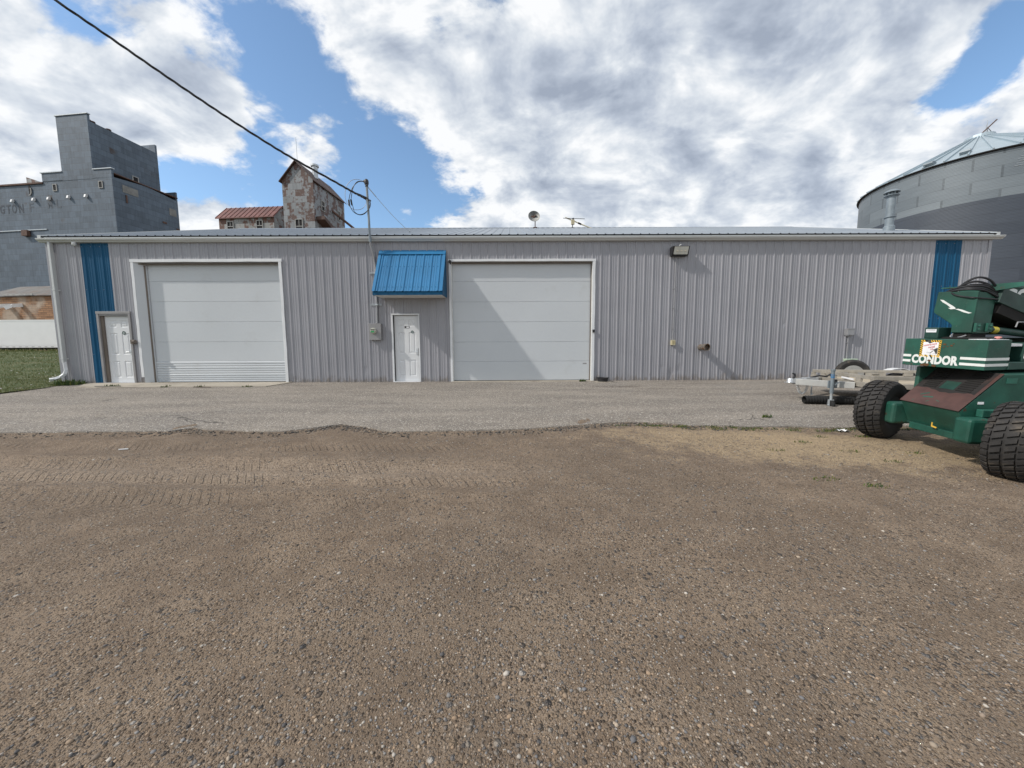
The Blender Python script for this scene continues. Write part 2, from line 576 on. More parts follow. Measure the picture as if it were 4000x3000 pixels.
M['tin'] = sheets('grey_tin_sheets', (0.092, 0.122, 0.158), (0.075, 0.055, 0.047), lo=(0.88, 1.06), rsc=0.35, streak=0.9, seam=0.5)
M['rusttin'] = sheets('rusty_tin_sheets', (0.215, 0.228, 0.24), (0.105, 0.042, 0.025), row=0.8, colw=0.62, seam=0.4, lo=(0.64, 0.82), rsc=2.6)
M['rusttin2'] = sheets('old_shed_sheets', (0.25, 0.255, 0.25), (0.15, 0.06, 0.035), row=0.8, colw=0.62, lo=(0.66, 0.80), rsc=1.3)
M['redroof'] = pmat('rusted_red_roof', (0.145, 0.055, 0.045), 0.6, 0.1, 0.35, 0.9, 0.1, 10, ((0.36, 0.30, 0.25), 1.4, 0.66, 0.76))
M['brownroof'] = pmat('rusted_dark_roof', (0.085, 0.05, 0.04), 0.7, 0.1, 0.3, 0.8)
M['leanroof'] = pmat('lean_to_tin', (0.135, 0.130, 0.125), 0.6, 0.15, 0.3, 2.0, 0.1, 10, ((0.13, 0.075, 0.05), 2.2, 0.5, 0.66), (1, 0.3, 0.3))


def brickboards():
    m, nt, bs = newmat('weathered_brick')
    v, x, y, z = coords(nt)
    n = node(nt, 'ShaderNodeTexBrick')
    nt.links.new(vec(nt, x + y, z, 0.0), n.inputs['Vector'])
    n.inputs['Scale'].default_value = 1.0
    n.inputs['Brick Width'].default_value = 0.9
    n.inputs['Row Height'].default_value = 0.26
    n.inputs['Mortar Size'].default_value = 0.022
    n.inputs['Color1'].default_value = (0.36, 0.20, 0.105, 1)
    n.inputs['Color2'].default_value = (0.22, 0.115, 0.06, 1)
    n.inputs['Mortar'].default_value = (0.10, 0.07, 0.05, 1)
    c = mix(nt, noise(nt, v, 0.5, 6).step(0.45, 0.7), n.outputs[0], (0.40, 0.33, 0.26))
    k = noise(nt, vec(nt, x * 0.4 + y * 0.4, 0.0, z * 3.0), 2.0, 6) * 0.7 + 0.65
    nt.links.new(mix(nt, 1.0, c, vec(nt, k, k, k), 'MULTIPLY'), bs.inputs['Base Color'])
    bs.inputs['Roughness'].default_value = 0.9
    return m


M['brick'] = brickboards()


def binsteel(R, H):
    """Corrugated bin rings, staggered sheets with dark lap seams; the lower rings are older, darker steel."""
    m, nt, bs = newmat('bin_wall_steel')
    v, x, y, z = coords(nt)
    th = S(nt, None)._m('ARCTAN2', y, x) * R
    row = 0.81
    r = (z / row).floor()
    cc = th / 2.75 + r.mod(2.0) * 0.5
    h = white(nt, vec(nt, r * 1.7, cc.floor() * 2.3, 1.0))
    seam = (cc.frac()).lt(0.045)
    lap = (z / row).frac().lt(0.07)
    old = z.lt(0.775 * H)
    c = mix(nt, old, mix(nt, h, (0.125, 0.148, 0.166), (0.168, 0.195, 0.214)), mix(nt, h, (0.046, 0.056, 0.073), (0.056, 0.067, 0.086)))
    k = 1.0 - seam * (1.0 - old) * 0.32 - lap * 0.14 + (noise(nt, vec(nt, th * 0.3, 0.0, z * 3.0), 3.0, 5) - 0.5) * 0.45
    # scuffed patch near the eave
    nt.links.new(mix(nt, 1.0, c, vec(nt, k, k, k), 'MULTIPLY'), bs.inputs['Base Color'])
    bs.inputs['Metallic'].default_value = 0.08
    bs.inputs['Roughness'].default_value = 0.55
    wv = S(nt, None)._m('SINE', z * (2 * PI / 0.1015))
    bump(nt, bs, wv, 0.2, 0.01)
    return m


# ------------------------------------------------------------------ ground
EDGE = [(-30, -5.9), (-12, -5.8), (-8.48, -5.72), (-6.87, -5.65), (-5.75, -5.68), (-5.5, -5.44), (-5.2, -5.6), (-4.72, -5.66), (-3.82, -5.72), (-3.3, -5.49), (-3.0, -5.27),
        (-2.49, -5.51), (-2.08, -5.78), (-1.04, -5.74), (0.03, -5.72), (0.92, -5.53), (1.54, -5.33), (2.13, -5.22), (2.78, -5.33), (3.15, -5.52),
        (3.97, -5.62), (4.84, -5.64), (5.65, -5.72), (6.6, -5.64), (9, -5.7), (14, -5.6), (30, -5.7)]
ex_, ey_ = np.array(EDGE).T


def fbm1(x, s=0.0):
    return (np.sin(x * 2.1 + s) + 0.6 * np.sin(x * 5.3 + 1.7 * s + 1) + 0.4 * np.sin(x * 11.7 + s * 2.3) + 0.25 * np.sin(x * 23.9 + s)) / 2.2


def edge_y(x):
    return np.interp(x, ex_, ey_) + 0.028 * fbm1(x, 0.4)


def smooth(a, b, x):
    t = np.clip((x - a) / (b - a), 0, 1)
    return t * t * (3 - 2 * t)


def gz(X, Y):
    X, Y = np.asarray(X, float), np.asarray(Y, float)
    z = np.interp(Y, [-60, -30, -12, -8.5, -6.2, 0, 5], [-0.9, -0.75, -0.52, -0.42, -0.30, 0, 0])
    bank = smooth(1.0, 17, Y) * (1 - smooth(18, 23, Y)) * (1 - smooth(-15.6, -14.0, X)) * smooth(-95, -70, X)
    return z + 0.98 * bank


def lumps(X, Y):
    n = (np.sin(X * 1.3 + 0.7 * np.sin(Y * 1.9)) * np.sin(Y * 1.7 + 0.5) + 0.6 * np.sin(X * 3.1 + Y * 2.2 + 1.1) * np.sin(Y * 4.3 - X * 0.7)
         + 0.35 * np.sin(X * 7.7 - Y * 3.0) * np.sin(Y * 8.1 + X * 2.0 + 2))
    return n


def lot_z(X, Y):
    z = gz(X, Y)
    lot = 1 - smooth(-6.3, -5.5, Y)
    z = z + lot * 0.012 * lumps(X, Y) - 0.02 * lot
    # wheel ruts left by traffic along the apron, with lug prints pressed in
    for yc, wd, dp in ((-7.30, 0.17, 0.045), (-7.72, 0.16, 0.038), (-6.55, 0.20, 0.020), (-8.35, 0.22, 0.014)):
        c = yc + 0.10 * np.sin(X * 0.5 + yc) - 0.012 * (X + 4)
        g = np.exp(-((Y - c) / wd) ** 2)
        fade = smooth(1.6, -1.5, X)
        z = z - dp * g * fade + 0.55 * dp * fade * np.exp(-((np.abs(Y - c) - wd * 1.7) / 0.09) ** 2)
    # shoulder worn away beside the broken apron edge
    e = edge_y(X)
    z = z - 0.03 * np.exp(-((Y - e + 0.18) / 0.22) ** 2) * smooth(-11, -9, X)
    return z


def gravel_mat():
    m, nt, bs = newmat('gravel_lot')
    v, x, y, z = coords(nt)
    wob = noise(nt, v, 9.0, 3, col=True)
    big = noise(nt, v, 0.55, 5)
    mid = noise(nt, v, 2.6, 6, 0.62)
    # soil
    soil = mix(nt, mid.step(0.3, 0.7), (0.175, 0.127, 0.088), (0.300, 0.226, 0.160))
    soil = mix(nt, big.step(0.42, 0.66) * 0.5, soil, (0.150, 0.114, 0.083))
    # pale limestone dressing towards the boom lift
    gx, gy = (x - 4.4) / 3.0, (y + 6.55 + (x - 4.0) * 0.20) / 0.95
    tan = ((0.0 - (gx * gx + gy * gy)).exp() * 1.2 + (mid - 0.5) * 1.5 + (noise(nt, v, 9.0, 5) - 0.5) * 0.9).step(0.25, 1.0)
    soil = mix(nt, tan * 0.95, soil, (0.430, 0.320, 0.195))
    # tracked pale dust in the ruts
    ty = (y + 7.45 + (x + 4.0) * 0.012) / 0.42
    dust = (0.0 - ty * ty).exp() * (0.0 - x + 1.5).step(0.0, 3.0)
    soil = mix(nt, (dust * (mid * 0.9 + 0.25)).clamp() * 0.75, soil, (0.44, 0.35, 0.265))
    # pebbles at three sizes
    def peb(sc, ch, thr, d0, d1, stops, amt):
        p = voro(nt, v, sc)
        sep = node(nt, 'ShaderNodeSeparateColor')
        nt.links.new(p.outputs['Color'], sep.inputs[0])
        d = S(nt, p.outputs['Distance'])
        k = (S(nt, sep.outputs[(ch + 1) % 3]) + cov * amt).gt(thr) * (1.0 - d.step(d0, d1))
        return k, ramp(nt, sep.outputs[ch], stops), d
    cov = (noise(nt, v, 1.3, 5) - 0.5) * 2.0
    st1 = [(0.0, (0.070, 0.055, 0.044)), (0.25, (0.165, 0.118, 0.082)), (0.5, (0.275, 0.200, 0.135)), (0.7, (0.185, 0.158, 0.135)), (0.88, (0.34, 0.260, 0.185)), (1.0, (0.42, 0.36, 0.30))]
    st2 = [(0.0, (0.085, 0.082, 0.082)), (0.3, (0.20, 0.155, 0.115)), (0.5, (0.29, 0.215, 0.145)), (0.72, (0.17, 0.168, 0.168)), (0.93, (0.32, 0.27, 0.215)), (1.0, (0.50, 0.47, 0.43))]
    k0, s0, d0 = peb(135.0, 0, 0.20, 0.42, 0.60, st1, 0.3)
    k1, s1, d1 = peb(66.0, 1, 0.30, 0.38, 0.54, st1, 0.5)
    k2, s2, d2 = peb(36.0, 2, 0.76, 0.32, 0.46, st2, 0.55)
    k3, s3, d3 = peb(19.0, 0, 0.93, 0.26, 0.40, st2, 0.35)
    c = mix(nt, k0 * 0.75, soil, s0)
    c = mix(nt, k1 * 0.9, c, s1)
    c = mix(nt, tan * 0.55, c, (0.430, 0.325, 0.205))
    c = mix(nt, k2 * 0.9, c, s2)
    c = mix(nt, k3 * 0.9, c, s3)
    nt.links.new(c, bs.inputs['Base Color'])
    bs.inputs['Roughness'].default_value = 0.92
    bs.inputs['Specular IOR Level'].default_value = 0.25
    # lug prints pressed in by tyres
    lugs = None
    for yc, wd, am in ((-7.30, 0.15, 1.0), (-7.72, 0.15, 0.9), (-6.55, 0.18, 0.5), (-8.30, 0.18, 0.45)):
        cy = S(nt, None)._m('SINE', x * 0.5 + yc) * 0.10 + yc - (x + 4.0) * 0.012
        dd = (y - cy).abs()
        g = (0.0 - (dd / wd) * (dd / wd)).exp() * (noise(nt, vec(nt, x * 0.6, yc, 1.0), 1.3, 3).step(0.46, 0.60)) * (0.0 - x + 1.5).step(0.0, 3.0) * am
        w_ = S(nt, None)._m('SINE', x * 62.0 + dd * 42.0).step(-0.3, 0.3) * g
        lugs = w_ if lugs is None else lugs + w_
    h = lugs * 2.6 + k3 * (0.5 - d3) * 3.4 + k0 * (0.6 - d0) * 0.55 + k1 * (0.56 - d1) * 1.2 + k2 * (0.55 - d2) * 2.4 + noise(nt, v, 210.0, 3) * 0.30 + mid * 0.6
    bump(nt, bs, h, 1.0, 0.022)
    return m


def asphalt_mat():
    m, nt, bs = newmat('worn_asphalt')
    v, x, y, z = coords(nt)
    big = noise(nt, v, 0.45, 6, 0.6)
    vs = vec(nt, x * 0.35, y * 1.6, 0.0)
    band = noise(nt, vs, 1.1, 6, 0.6)
    c = mix(nt, band.step(0.35, 0.68), (0.165, 0.145, 0.125), (0.285, 0.250, 0.210))
    c = mix(nt, big.step(0.5, 0.75) * 0.55, c, (0.190, 0.182, 0.172))
    # brown dirt washed in, and oil or water marks with a shape of their own by the wall
    c = mix(nt, noise(nt, vs, 2.4, 8, 0.65).step(0.56, 0.76) * 0.6, c, (0.20, 0.152, 0.115))
    for sx, sy, ra, rb, k in ((3.1, -1.25, 0.95, 0.26, 0.8), (4.2, -1.7, 0.9, 0.18, 0.55), (-2.8, -3.5, 0.25, 0.1, 0.6), (7.0, -2.6, 1.2, 0.3, 0.4), (-11.6, -0.8, 0.8, 0.2, 0.6), (5.6, -0.8, 1.5, 0.2, 0.35)):
        gx, gy = (x - sx) / ra, (y - sy) / rb
        g = ((0.0 - (gx * gx + gy * gy)).exp() + (noise(nt, vec(nt, x * 1.2, y * 3.0, 2.0), 3.0, 6) - 0.5) * 0.9).step(0.35, 0.75)
        c = mix(nt, g * k, c, (0.070, 0.055, 0.045))
    c = mix(nt, noise(nt, v, 9.0, 6, 0.7).step(0.50, 0.72) * 0.45, c, (0.135, 0.118, 0.102))
    c = mix(nt, noise(nt, vec(nt, x, y, 5.0), 14.0, 6, 0.7).step(0.56, 0.74) * 0.4, c, (0.36, 0.32, 0.27))
    p = voro(nt, v, 70.0)
    cs = node(nt, 'ShaderNodeSeparateColor')
    nt.links.new(p.outputs['Color'], cs.inputs[0])
    st = ramp(nt, cs.outputs[0], [(0.0, (0.075, 0.07, 0.066)), (0.45, (0.20, 0.175, 0.15)), (0.8, (0.30, 0.26, 0.21)), (1.0, (0.62, 0.59, 0.53))])
    c = mix(nt, S(nt, cs.outputs[1]).gt(0.40) * 0.75, c, st)
    # cracks
    cr = voro(nt, vec(nt, x * 0.5 + noise(nt, v, 1.5, 4) * 0.5, y * 1.0 + noise(nt, v, 1.9, 4) * 0.6, 0.0), 0.75, 'DISTANCE_TO_EDGE')
    crk = (1.0 - S(nt, cr.outputs['Distance']).step(0.004, 0.012)) * noise(nt, v, 0.5, 3).step(0.60, 0.70)
    c = mix(nt, crk * 0.8, c, (0.03, 0.027, 0.024))
    nt.links.new(c, bs.inputs['Base Color'])
    bs.inputs['Roughness'].default_value = 0.9
    bs.inputs['Specular IOR Level'].default_value = 0.3
    bump(nt, bs, S(nt, p.outputs['Distance']) * -0.6 + noise(nt, v, 220.0, 2) * 0.5 - crk * 2.0, 0.6, 0.006)
    return m


def ext(lo, hi, step, far):
    core = list(np.arange(lo, hi + 1e-6, step))
    g, d = [], step
    a = lo
    while a > -far:
        d *= 1.45
        a -= d
        g.append(max(a, -far))
    left = g[::-1]
    g, d, a = [], step, hi
    while a < far:
        d *= 1.45
        a += d
        g.append(min(a, far))
    return np.array(left + core + g)


def sheet(name, X, Y, zf, mat, keep=None):
    XX, YY = np.meshgrid(X, Y)
    ZZ = zf(XX, YY)
    nx, ny = len(X), len(Y)
    vs = np.stack([XX.ravel(), YY.ravel(), ZZ.ravel()], 1)
    idx = np.arange(nx * ny).reshape(ny, nx)
    q = np.stack([idx[:-1, :-1], idx[:-1, 1:], idx[1:, 1:], idx[1:, :-1]], -1).reshape(-1, 4)
    if keep is not None:
        cx = (XX[:-1, :-1] + XX[1:, 1:]).ravel() / 2
        cy = (YY[:-1, :-1] + YY[1:, 1:]).ravel() / 2
        q = q[keep(cx, cy)]
    me = bpy.data.meshes.new(name)
    me.from_pydata(vs, [], q.tolist())
    me.materials.append(mat)
    me.polygons.foreach_set('use_smooth', [True] * len(me.polygons))
    ob = bpy.data.objects.new(name, me)
    COL.objects.link(ob)
    return ob


M['gravel'] = gravel_mat()
M['asphalt'] = asphalt_mat()
GX = ext(-9.0, 8.0, 0.05, 900)
GY = ext(-11.6, -5.0, 0.035, 900)
kind(sheet('ground', GX, GY, lot_z, M['gravel']), 'structure')

# asphalt apron: a slab with a broken front edge
b = B()
ax = np.arange(-30, 30.01, 0.06)
ys = [(0.0, 0.0)] + [(-0.3 * k, None) for k in range(1, 17)]
rows = []
for k in range(17):
    t = k / 16
    yy = 0.35 * (1 - t) + edge_y(ax) * t if k else np.full_like(ax, 0.35)
    zz = gz(ax, yy) + 0.022 + 0.004 * lumps(ax * 0.7, yy)
    if k >= 15:
        zz = zz - 0.012 * (k - 14) + 0.008 * fbm1(ax * 3, k)
    rows.append(np.stack([ax, yy, zz], 1))
fr = rows[-1].copy()
fr[:, 1] -= 0.03
fr[:, 2] -= 0.10
rows.append(fr)
n = len(ax)
vs = [tuple(p) for r in rows for p in r]
fs = [(j * n + i, (j + 1) * n + i, (j + 1) * n + i + 1, j * n + i + 1) for j in range(len(rows) - 1) for i in range(n - 1)]
b.add(vs, fs)
kind(b.build('asphalt_apron', M['asphalt'], smooth=True, angle=50, weld=False), 'structure')

# loose crumbs of asphalt and stones along the broken edge, and pebbles of the lot: nobody could count them
ico_v, ico_f = None, None
bm = bmesh.new()
bmesh.ops.create_icosphere(bm, subdivisions=1, radius=1)
ico_v = np.array([v.co[:] for v in bm.verts])
ico_f = np.array([[v.index for v in f.verts] for f in bm.faces])
bm.free()


def stones(name, P, R, cols, flat=0.6, parent=None):
    N = len(P)
    nv = len(ico_v)
    jit = 1 + 0.28 * (rng.random((N, nv, 1)) - 0.5) * 2
    V = ico_v[None] * jit
    sc = np.stack([R * (0.75 + 0.6 * rng.random(N)), R * (0.75 + 0.6 * rng.random(N)), R * flat * (0.7 + 0.6 * rng.random(N))], 1)
    V = V * sc[:, None, :]
    a = rng.random(N) * 2 * PI
    c, s = np.cos(a)[:, None], np.sin(a)[:, None]
    V = np.stack([V[..., 0] * c - V[..., 1] * s, V[..., 0] * s + V[..., 1] * c, V[..., 2]], -1) + P[:, None, :]
    F = (ico_f[None] + (np.arange(N) * nv)[:, None, None]).reshape(-1, 3)
    me = bpy.data.meshes.new(name)
    me.vertices.add(N * nv)
    me.vertices.foreach_set('co', V.reshape(-1).astype(np.float32))
    me.loops.add(F.size)
    me.loops.foreach_set('vertex_index', F.reshape(-1).astype(np.int32))
    me.polygons.add(len(F))
    me.polygons.foreach_set('loop_start', np.arange(0, F.size, 3, dtype=np.int32))
    me.polygons.foreach_set('loop_total', np.full(len(F), 3, np.int32))
    at = me.color_attributes.new('tone', 'FLOAT_COLOR', 'POINT')
    cc = np.ones((N, nv, 4), np.float32)
    cc[..., :3] = cols[:, None, :]
    at.data.foreach_set('color', cc.reshape(-1))
    me.update(calc_edges=True)
    m, nt, bs = newmat(name + '_stone')
    an = node(nt, 'ShaderNodeAttribute', attribute_name='tone')
    nt.links.new(an.outputs['Color'], bs.inputs['Base Color'])
    bs.inputs['Roughness'].default_value = 0.85
    me.materials.append(m)
    ob = bpy.data.objects.new(name, me)
    COL.objects.link(ob)
    return ob


pal = np.array([(0.085, 0.080, 0.078), (0.16, 0.125, 0.095), (0.20, 0.15, 0.11), (0.20, 0.15, 0.11), (0.29, 0.205, 0.135), (0.15, 0.145, 0.145), (0.24, 0.185, 0.14), (0.20, 0.165, 0.135), (0.20, 0.19, 0.18), (0.33, 0.265, 0.20), (0.26, 0.19, 0.13), (0.40, 0.36, 0.31)])
N = 44000
r = 0.9 + 6.3 * rng.random(N) ** 1.35
th = (rng.random(N) - 0.5) * 2 * math.radians(62)
X, Y = r * np.sin(th), CAM.y + r * np.cos(th)
ok = Y < edge_y(X) - 0.05
X, Y, r = X[ok], Y[ok], r[ok]
clump = lumps(X * 1.3, Y * 1.3) + 0.8 * rng.random(len(X))
ok = clump > -0.6
X, Y = X[ok], Y[ok]
R = 0.0030 + 0.0042 * rng.random(len(X)) ** 2 + 0.008 * (rng.random(len(X)) > 0.972) * rng.random(len(X))
Z = lot_z(X, Y) + R * 0.12
C = pal[rng.integers(0, len(pal), len(X))] * (0.8 + 0.4 * rng.random((len(X), 1)))
kind(stones('gravel', np.stack([X, Y, Z], 1), R, C), 'stuff')
N = 5200
X = rng.uniform(-9, 7, N)
dens_ = rng.random(N)
Y = edge_y(X) - 0.03 - np.abs(rng.normal(0, 0.11, N))
R = 0.006 + 0.016 * rng.random(N) ** 2.2
hot = np.exp(-((X - 1.6) / 1.5) ** 2) + np.exp(-((X + 2.9) / 0.8) ** 2) + np.exp(-((X + 5.4) / 0.5) ** 2) * 0.6 + 0.16
ok = dens_ < hot
X, Y, R = X[ok], Y[ok], R[ok]
Z = lot_z(X, Y) + R * 0.2
C = np.array([(0.04, 0.036, 0.034), (0.075, 0.068, 0.06), (0.14, 0.12, 0.10), (0.22, 0.18, 0.14)])[rng.integers(0, 4, len(X))]
kind(stones('asphalt_crumbs', np.stack([X, Y, Z], 1), R, C), 'stuff')

# concrete pad in front of the left doors
b = B()
pad = [(-13.25, -0.30), (-12.85, -0.78), (-12.1, -0.98), (-11.1, -0.86), (-9.0, -0.9), (-7.2, -0.92), (-6.95, -0.22), (-6.95, 0.02), (-13.25, 0.02)]
b.prism(pad, 0, 1, lambda x, y, d: (x, y, float(gz(x, y)) + (0.045 if d else -0.05)))
kind(b.build('concrete_pad', M['concrete'], bevel=0.008), 'structure')
b = B()
b.box(-1.85, 2.68, -0.16, 0.3, -0.05, 0.030)
kind(b.build('concrete_sill', M['concrete'], bevel=0.006), 'structure')
# ------------------------------------------------------------------ metal shop building
RIB = 0.2705
RX0 = 2.840          # left foot of a rib
PROF = [(0.0, 0.0), (0.016, -0.020), (0.040, -0.020), (0.058, 0.0), (0.112, 0.0), (0.120, -0.0055), (0.134, -0.0055), (0.142, 0.0), (0.184, 0.0), (0.192, -0.0055), (0.206, -0.0055), (0.214, 0.0)]


def prof_x(x0, x1):
    k0 = math.floor((x0 - RX0) / RIB) - 1
    pts = []
    for k in range(k0, k0 + int((x1 - x0) / RIB) + 4):
        pts += [(RX0 + k * RIB + a, d) for a, d in PROF]
    xs = [p[0] for p in pts]
    ds = [p[1] for p in pts]
    inside = [(x, d) for x, d in pts if x0 + 1e-4 < x < x1 - 1e-4]
    return [(x0, float(np.interp(x0, xs, ds)))] + inside + [(x1, float(np.interp(x1, xs, ds)))]


def dent(x, z):
    """Dings and oil-canning of thin sheet."""
    d = 0.0022 * math.sin(x * 2.3 + 1.1 * math.sin(z * 1.7)) * math.sin(z * 2.9 + x * 0.6)
    for cx, cz, rx, rz, a in ((5.16, 0.20, 0.09, 0.16, 0.035), (5.42, 0.38, 0.10, 0.10, 0.014), (4.86, 0.42, 0.08, 0.09, 0.010), (8.72, 1.83, 0.05, 0.06, 0.02), (-4.6, 0.4, 0.12, 0.1, 0.012), (-6.9, 0.12, 0.12, 0.08, 0.02), (9.6, 0.25, 0.3, 0.15, 0.012), (11.5, 0.4, 0.3, 0.3, 0.010)):
        d += a * math.exp(-((x - cx) / rx) ** 2 - ((z - cz) / rz) ** 2)
    return d


def panel(b, x0, x1, z0, z1, y=0.0):
    pr = prof_x(x0, x1)
    zs = list(np.linspace(z0, z1, max(2, int((z1 - z0) / 0.11) + 1)))
    nx = len(pr)
    vs = [(x, y + d + dent(x, z), z) for z in zs for x, d in pr]
    fs = [(j * nx + i, j * nx + i + 1, (j + 1) * nx + i + 1, (j + 1) * nx + i) for j in range(len(zs) - 1) for i in range(nx - 1)]
    b.add(vs, fs)


TOP = 4.47
bld = thing('metal_shop_building', 'long low grey ribbed metal shop building with blue stripes and two white overhead doors', 'building', (0, 0, 0))
b = B()
for x0, x1, z0, z1 in ((-14.21, -13.19, 0, TOP), (-12.34, -11.86, 2.28, TOP), (-11.86, -11.63, 0, TOP), (-11.63, -7.04, 3.84, TOP), (-7.04, -3.72, 0, TOP),
                       (-3.72, -2.84, 2.17, TOP), (-2.84, -1.88, 0, TOP), (-1.88, 2.685, 3.82, TOP), (2.685, 13.31, 0, TOP), (14.14, 15.04, 0, TOP)):
    panel(b, x0, x1, z0, z1)
for z in (0.10, 0.95, 1.95, 2.95, 4.25):      # screw heads belong to the sheets
    for k in range(-64, 46):
        x = RX0 + k * RIB - 0.03
        if -14.1 < x < 14.9 and not any(a - 0.05 < x < c + 0.05 and z < t + 0.05 for a, c, t in ((-12.91, -11.86, 2.28), (-11.63, -7.04, 3.84), (-3.72, -2.84, 2.17), (-1.88, 2.685, 3.82))):
            b.cur = 1
            b.box(x - 0.007, x + 0.007, -0.007, 0.001, z - 0.007, z + 0.007)
b.build('front_wall', [M['wall'], M['trimgrey']], bld, recalc=False, weld=False)
b = B()
DEP = 17.6
RIDGE_Z = 4.56 + (8.75 + 0.05) / 3
gable = [(0.02, 0.0), (DEP, 0.0), (DEP, TOP), (8.75, RIDGE_Z - 0.08), (0.02, TOP)]
b.prism(gable, -14.205, -14.13, lambda y, z, d: (d, y, z))
b.prism(gable, 14.96, 15.035, lambda y, z, d: (d, y, z))
for y in np.arange(0.3, DEP - 0.2, RIB):
    b.box(-14.225, -14.205, y, y + 0.05, 0, TOP)
    b.box(15.035, 15.055, y, y + 0.05, 0, TOP)
b.box(-14.13, 14.96, DEP - 0.08, DEP, 0, TOP)
b.build('side_walls', M['wall'], bld)
for x0, x1 in ((-13.19, -12.34), (13.31, 14.14)):
    b = B()
    if x0 < 0:
        panel(b, -13.19, -12.91, 0, TOP, -0.001)
        panel(b, -12.91, -12.34, 2.28, TOP, -0.001)
    else:
        panel(b, x0, x1, 0, TOP, -0.001)
    b.build('blue_panel', M['blue'], bld, recalc=False, weld=False)
for x in (-14.235, 14.955):
    b = B()
    b.box(x, x + 0.10, -0.024, 0.0, 0.0, 4.40)
    b.build('corner_trim', M['wall'], bld)
# dark gap and base trim under the sheets
for x0, x1 in ((-14.2, -13.0), (-7.0, -3.75), (-2.8, -1.9), (2.7, 15.0)):
    b = B()
    b.box(x0, x1, 0.01, 0.06, -0.12, 0.03)
    b.build('sill_plate', M['dark'], bld)

# roof: ribbed front slope, plain back slope
EY, EZ = -0.06, 4.555


def roof_z(y):
    return EZ + (y - EY) / 3


RPROF = [(0.0, 0.0), (0.014, 0.020), (0.040, 0.020), (0.054, 0.0)]
b = B()
xs, hs = [], []
k = math.floor((-14.36 - RX0) / RIB)
while RX0 + k * RIB < 15.15:
    for a, h in RPROF:
        x = RX0 + 0.11 + k * RIB + a
        if -14.36 < x < 15.19:
            xs.append(x)
            hs.append(h)
    k += 1
xs = [-14.36] + xs + [15.19]
hs = [0] + hs + [0]
ysr = np.linspace(EY, 8.75, 6)
nx = len(xs)
vs = [(x, y, roof_z(y) + h) for y in ysr for x, h in zip(xs, hs)]
fs = [(j * nx + i, j * nx + i + 1, (j + 1) * nx + i + 1, (j + 1) * nx + i) for j in range(5) for i in range(nx - 1)]
b.add(vs, fs)
b.add([(-14.36, 8.75, roof_z(8.75)), (15.19, 8.75, roof_z(8.75)), (15.19, 17.75, roof_z(8.75) - 3), (-14.36, 17.75, roof_z(8.75) - 3)], [(0, 1, 2, 3)])
# dark closure strip seen under the ribs at the eave
roof = b.build('roof', M['roofmetal'], bld, recalc=False, weld=False)
b = B()
b.add([(x, EY + 0.012, roof_z(EY) + h - 0.002) for x, h in zip(xs, hs)] + [(x, EY + 0.012, roof_z(EY) - 0.026) for x in xs], [(i, i + 1, nx + i + 1, nx + i) for i in range(nx - 1)])
b.build('eave_closure', M['dark'], roof, recalc=False, weld=False)
b = B()
b.prism([(8.45, roof_z(8.45) + 0.024), (8.75, roof_z(8.75) + 0.032), (9.05, roof_z(8.45) + 0.024), (9.05, roof_z(8.45) + 0.014), (8.75, roof_z(8.75) + 0.022), (8.45, roof_z(8.45) + 0.014)], -14.4, 15.22, lambda y, z, d: (d, y, z))
b.build('ridge_cap', M['roofmetal'], roof)
for x0, x1 in ((-14.40, -14.30), (15.13, 15.23)):
    b = B()
    b.prism([(EY, roof_z(EY) + 0.026), (8.75, roof_z(8.75) + 0.026), (8.75, roof_z(8.75) - 0.14), (EY, roof_z(EY) - 0.10)], x0, x1, lambda y, z, d: (d, y, z))
    b.build('rake_trim', M['gutter'], roof)
# fascia + gutter
b = B()
b.box(-14.23, 15.06, -0.035, -0.003, 4.355, 4.530)
b.build('fascia', M['gutter'], bld)
b = B()
g = [(-0.040, 4.462), (-0.040, 4.362), (-0.105, 4.362), (-0.118, 4.385), (-0.150, 4.404), (-0.165, 4.417), (-0.165, 4.434), (-0.178, 4.442), (-0.178, 4.462), (-0.160, 4.462), (-0.160, 4.447), (-0.150, 4.434), (-0.150, 4.417), (-0.106, 4.392), (-0.095, 4.372), (-0.052, 4.372), (-0.052, 4.462)]
b.prism(g, -14.33, 15.27, lambda y, z, d: (d, y, z))
b.build('gutter', M['gutter'], bld, bevel=0.003)
# downspout with straps and kicked-out elbow
b = B()
b.box(-14.055, -13.985, -0.125, -0.028, 0.70, 4.365)
ds = b.build('downspout', M['gutter'], bld, bevel=0.008)
for z in (0.80, 2.92):
    b = B()
    b.box(-14.062, -13.978, -0.131, -0.022, z, z + 0.030)
    b.box(-13.982, -13.93, -0.034, -0.022, z, z + 0.030)
    b.build('strap', M['gutter'], ds)
b = B()
pts = [(-14.02, -0.075, 0.72), (-14.005, -0.08, 0.56), (-13.985, -0.09, 0.44), (-14.00, -0.13, 0.33), (-14.06, -0.20, 0.24), (-14.14, -0.29, 0.19), (-14.20, -0.36, 0.175)]
for i in range(len(pts) - 1):
    b.bar(pts[i], pts[i + 1], 0.085, 0.075, up=(0.6, 1, 0.3))
b.build('elbow', M['white'], ds, bevel=0.006)


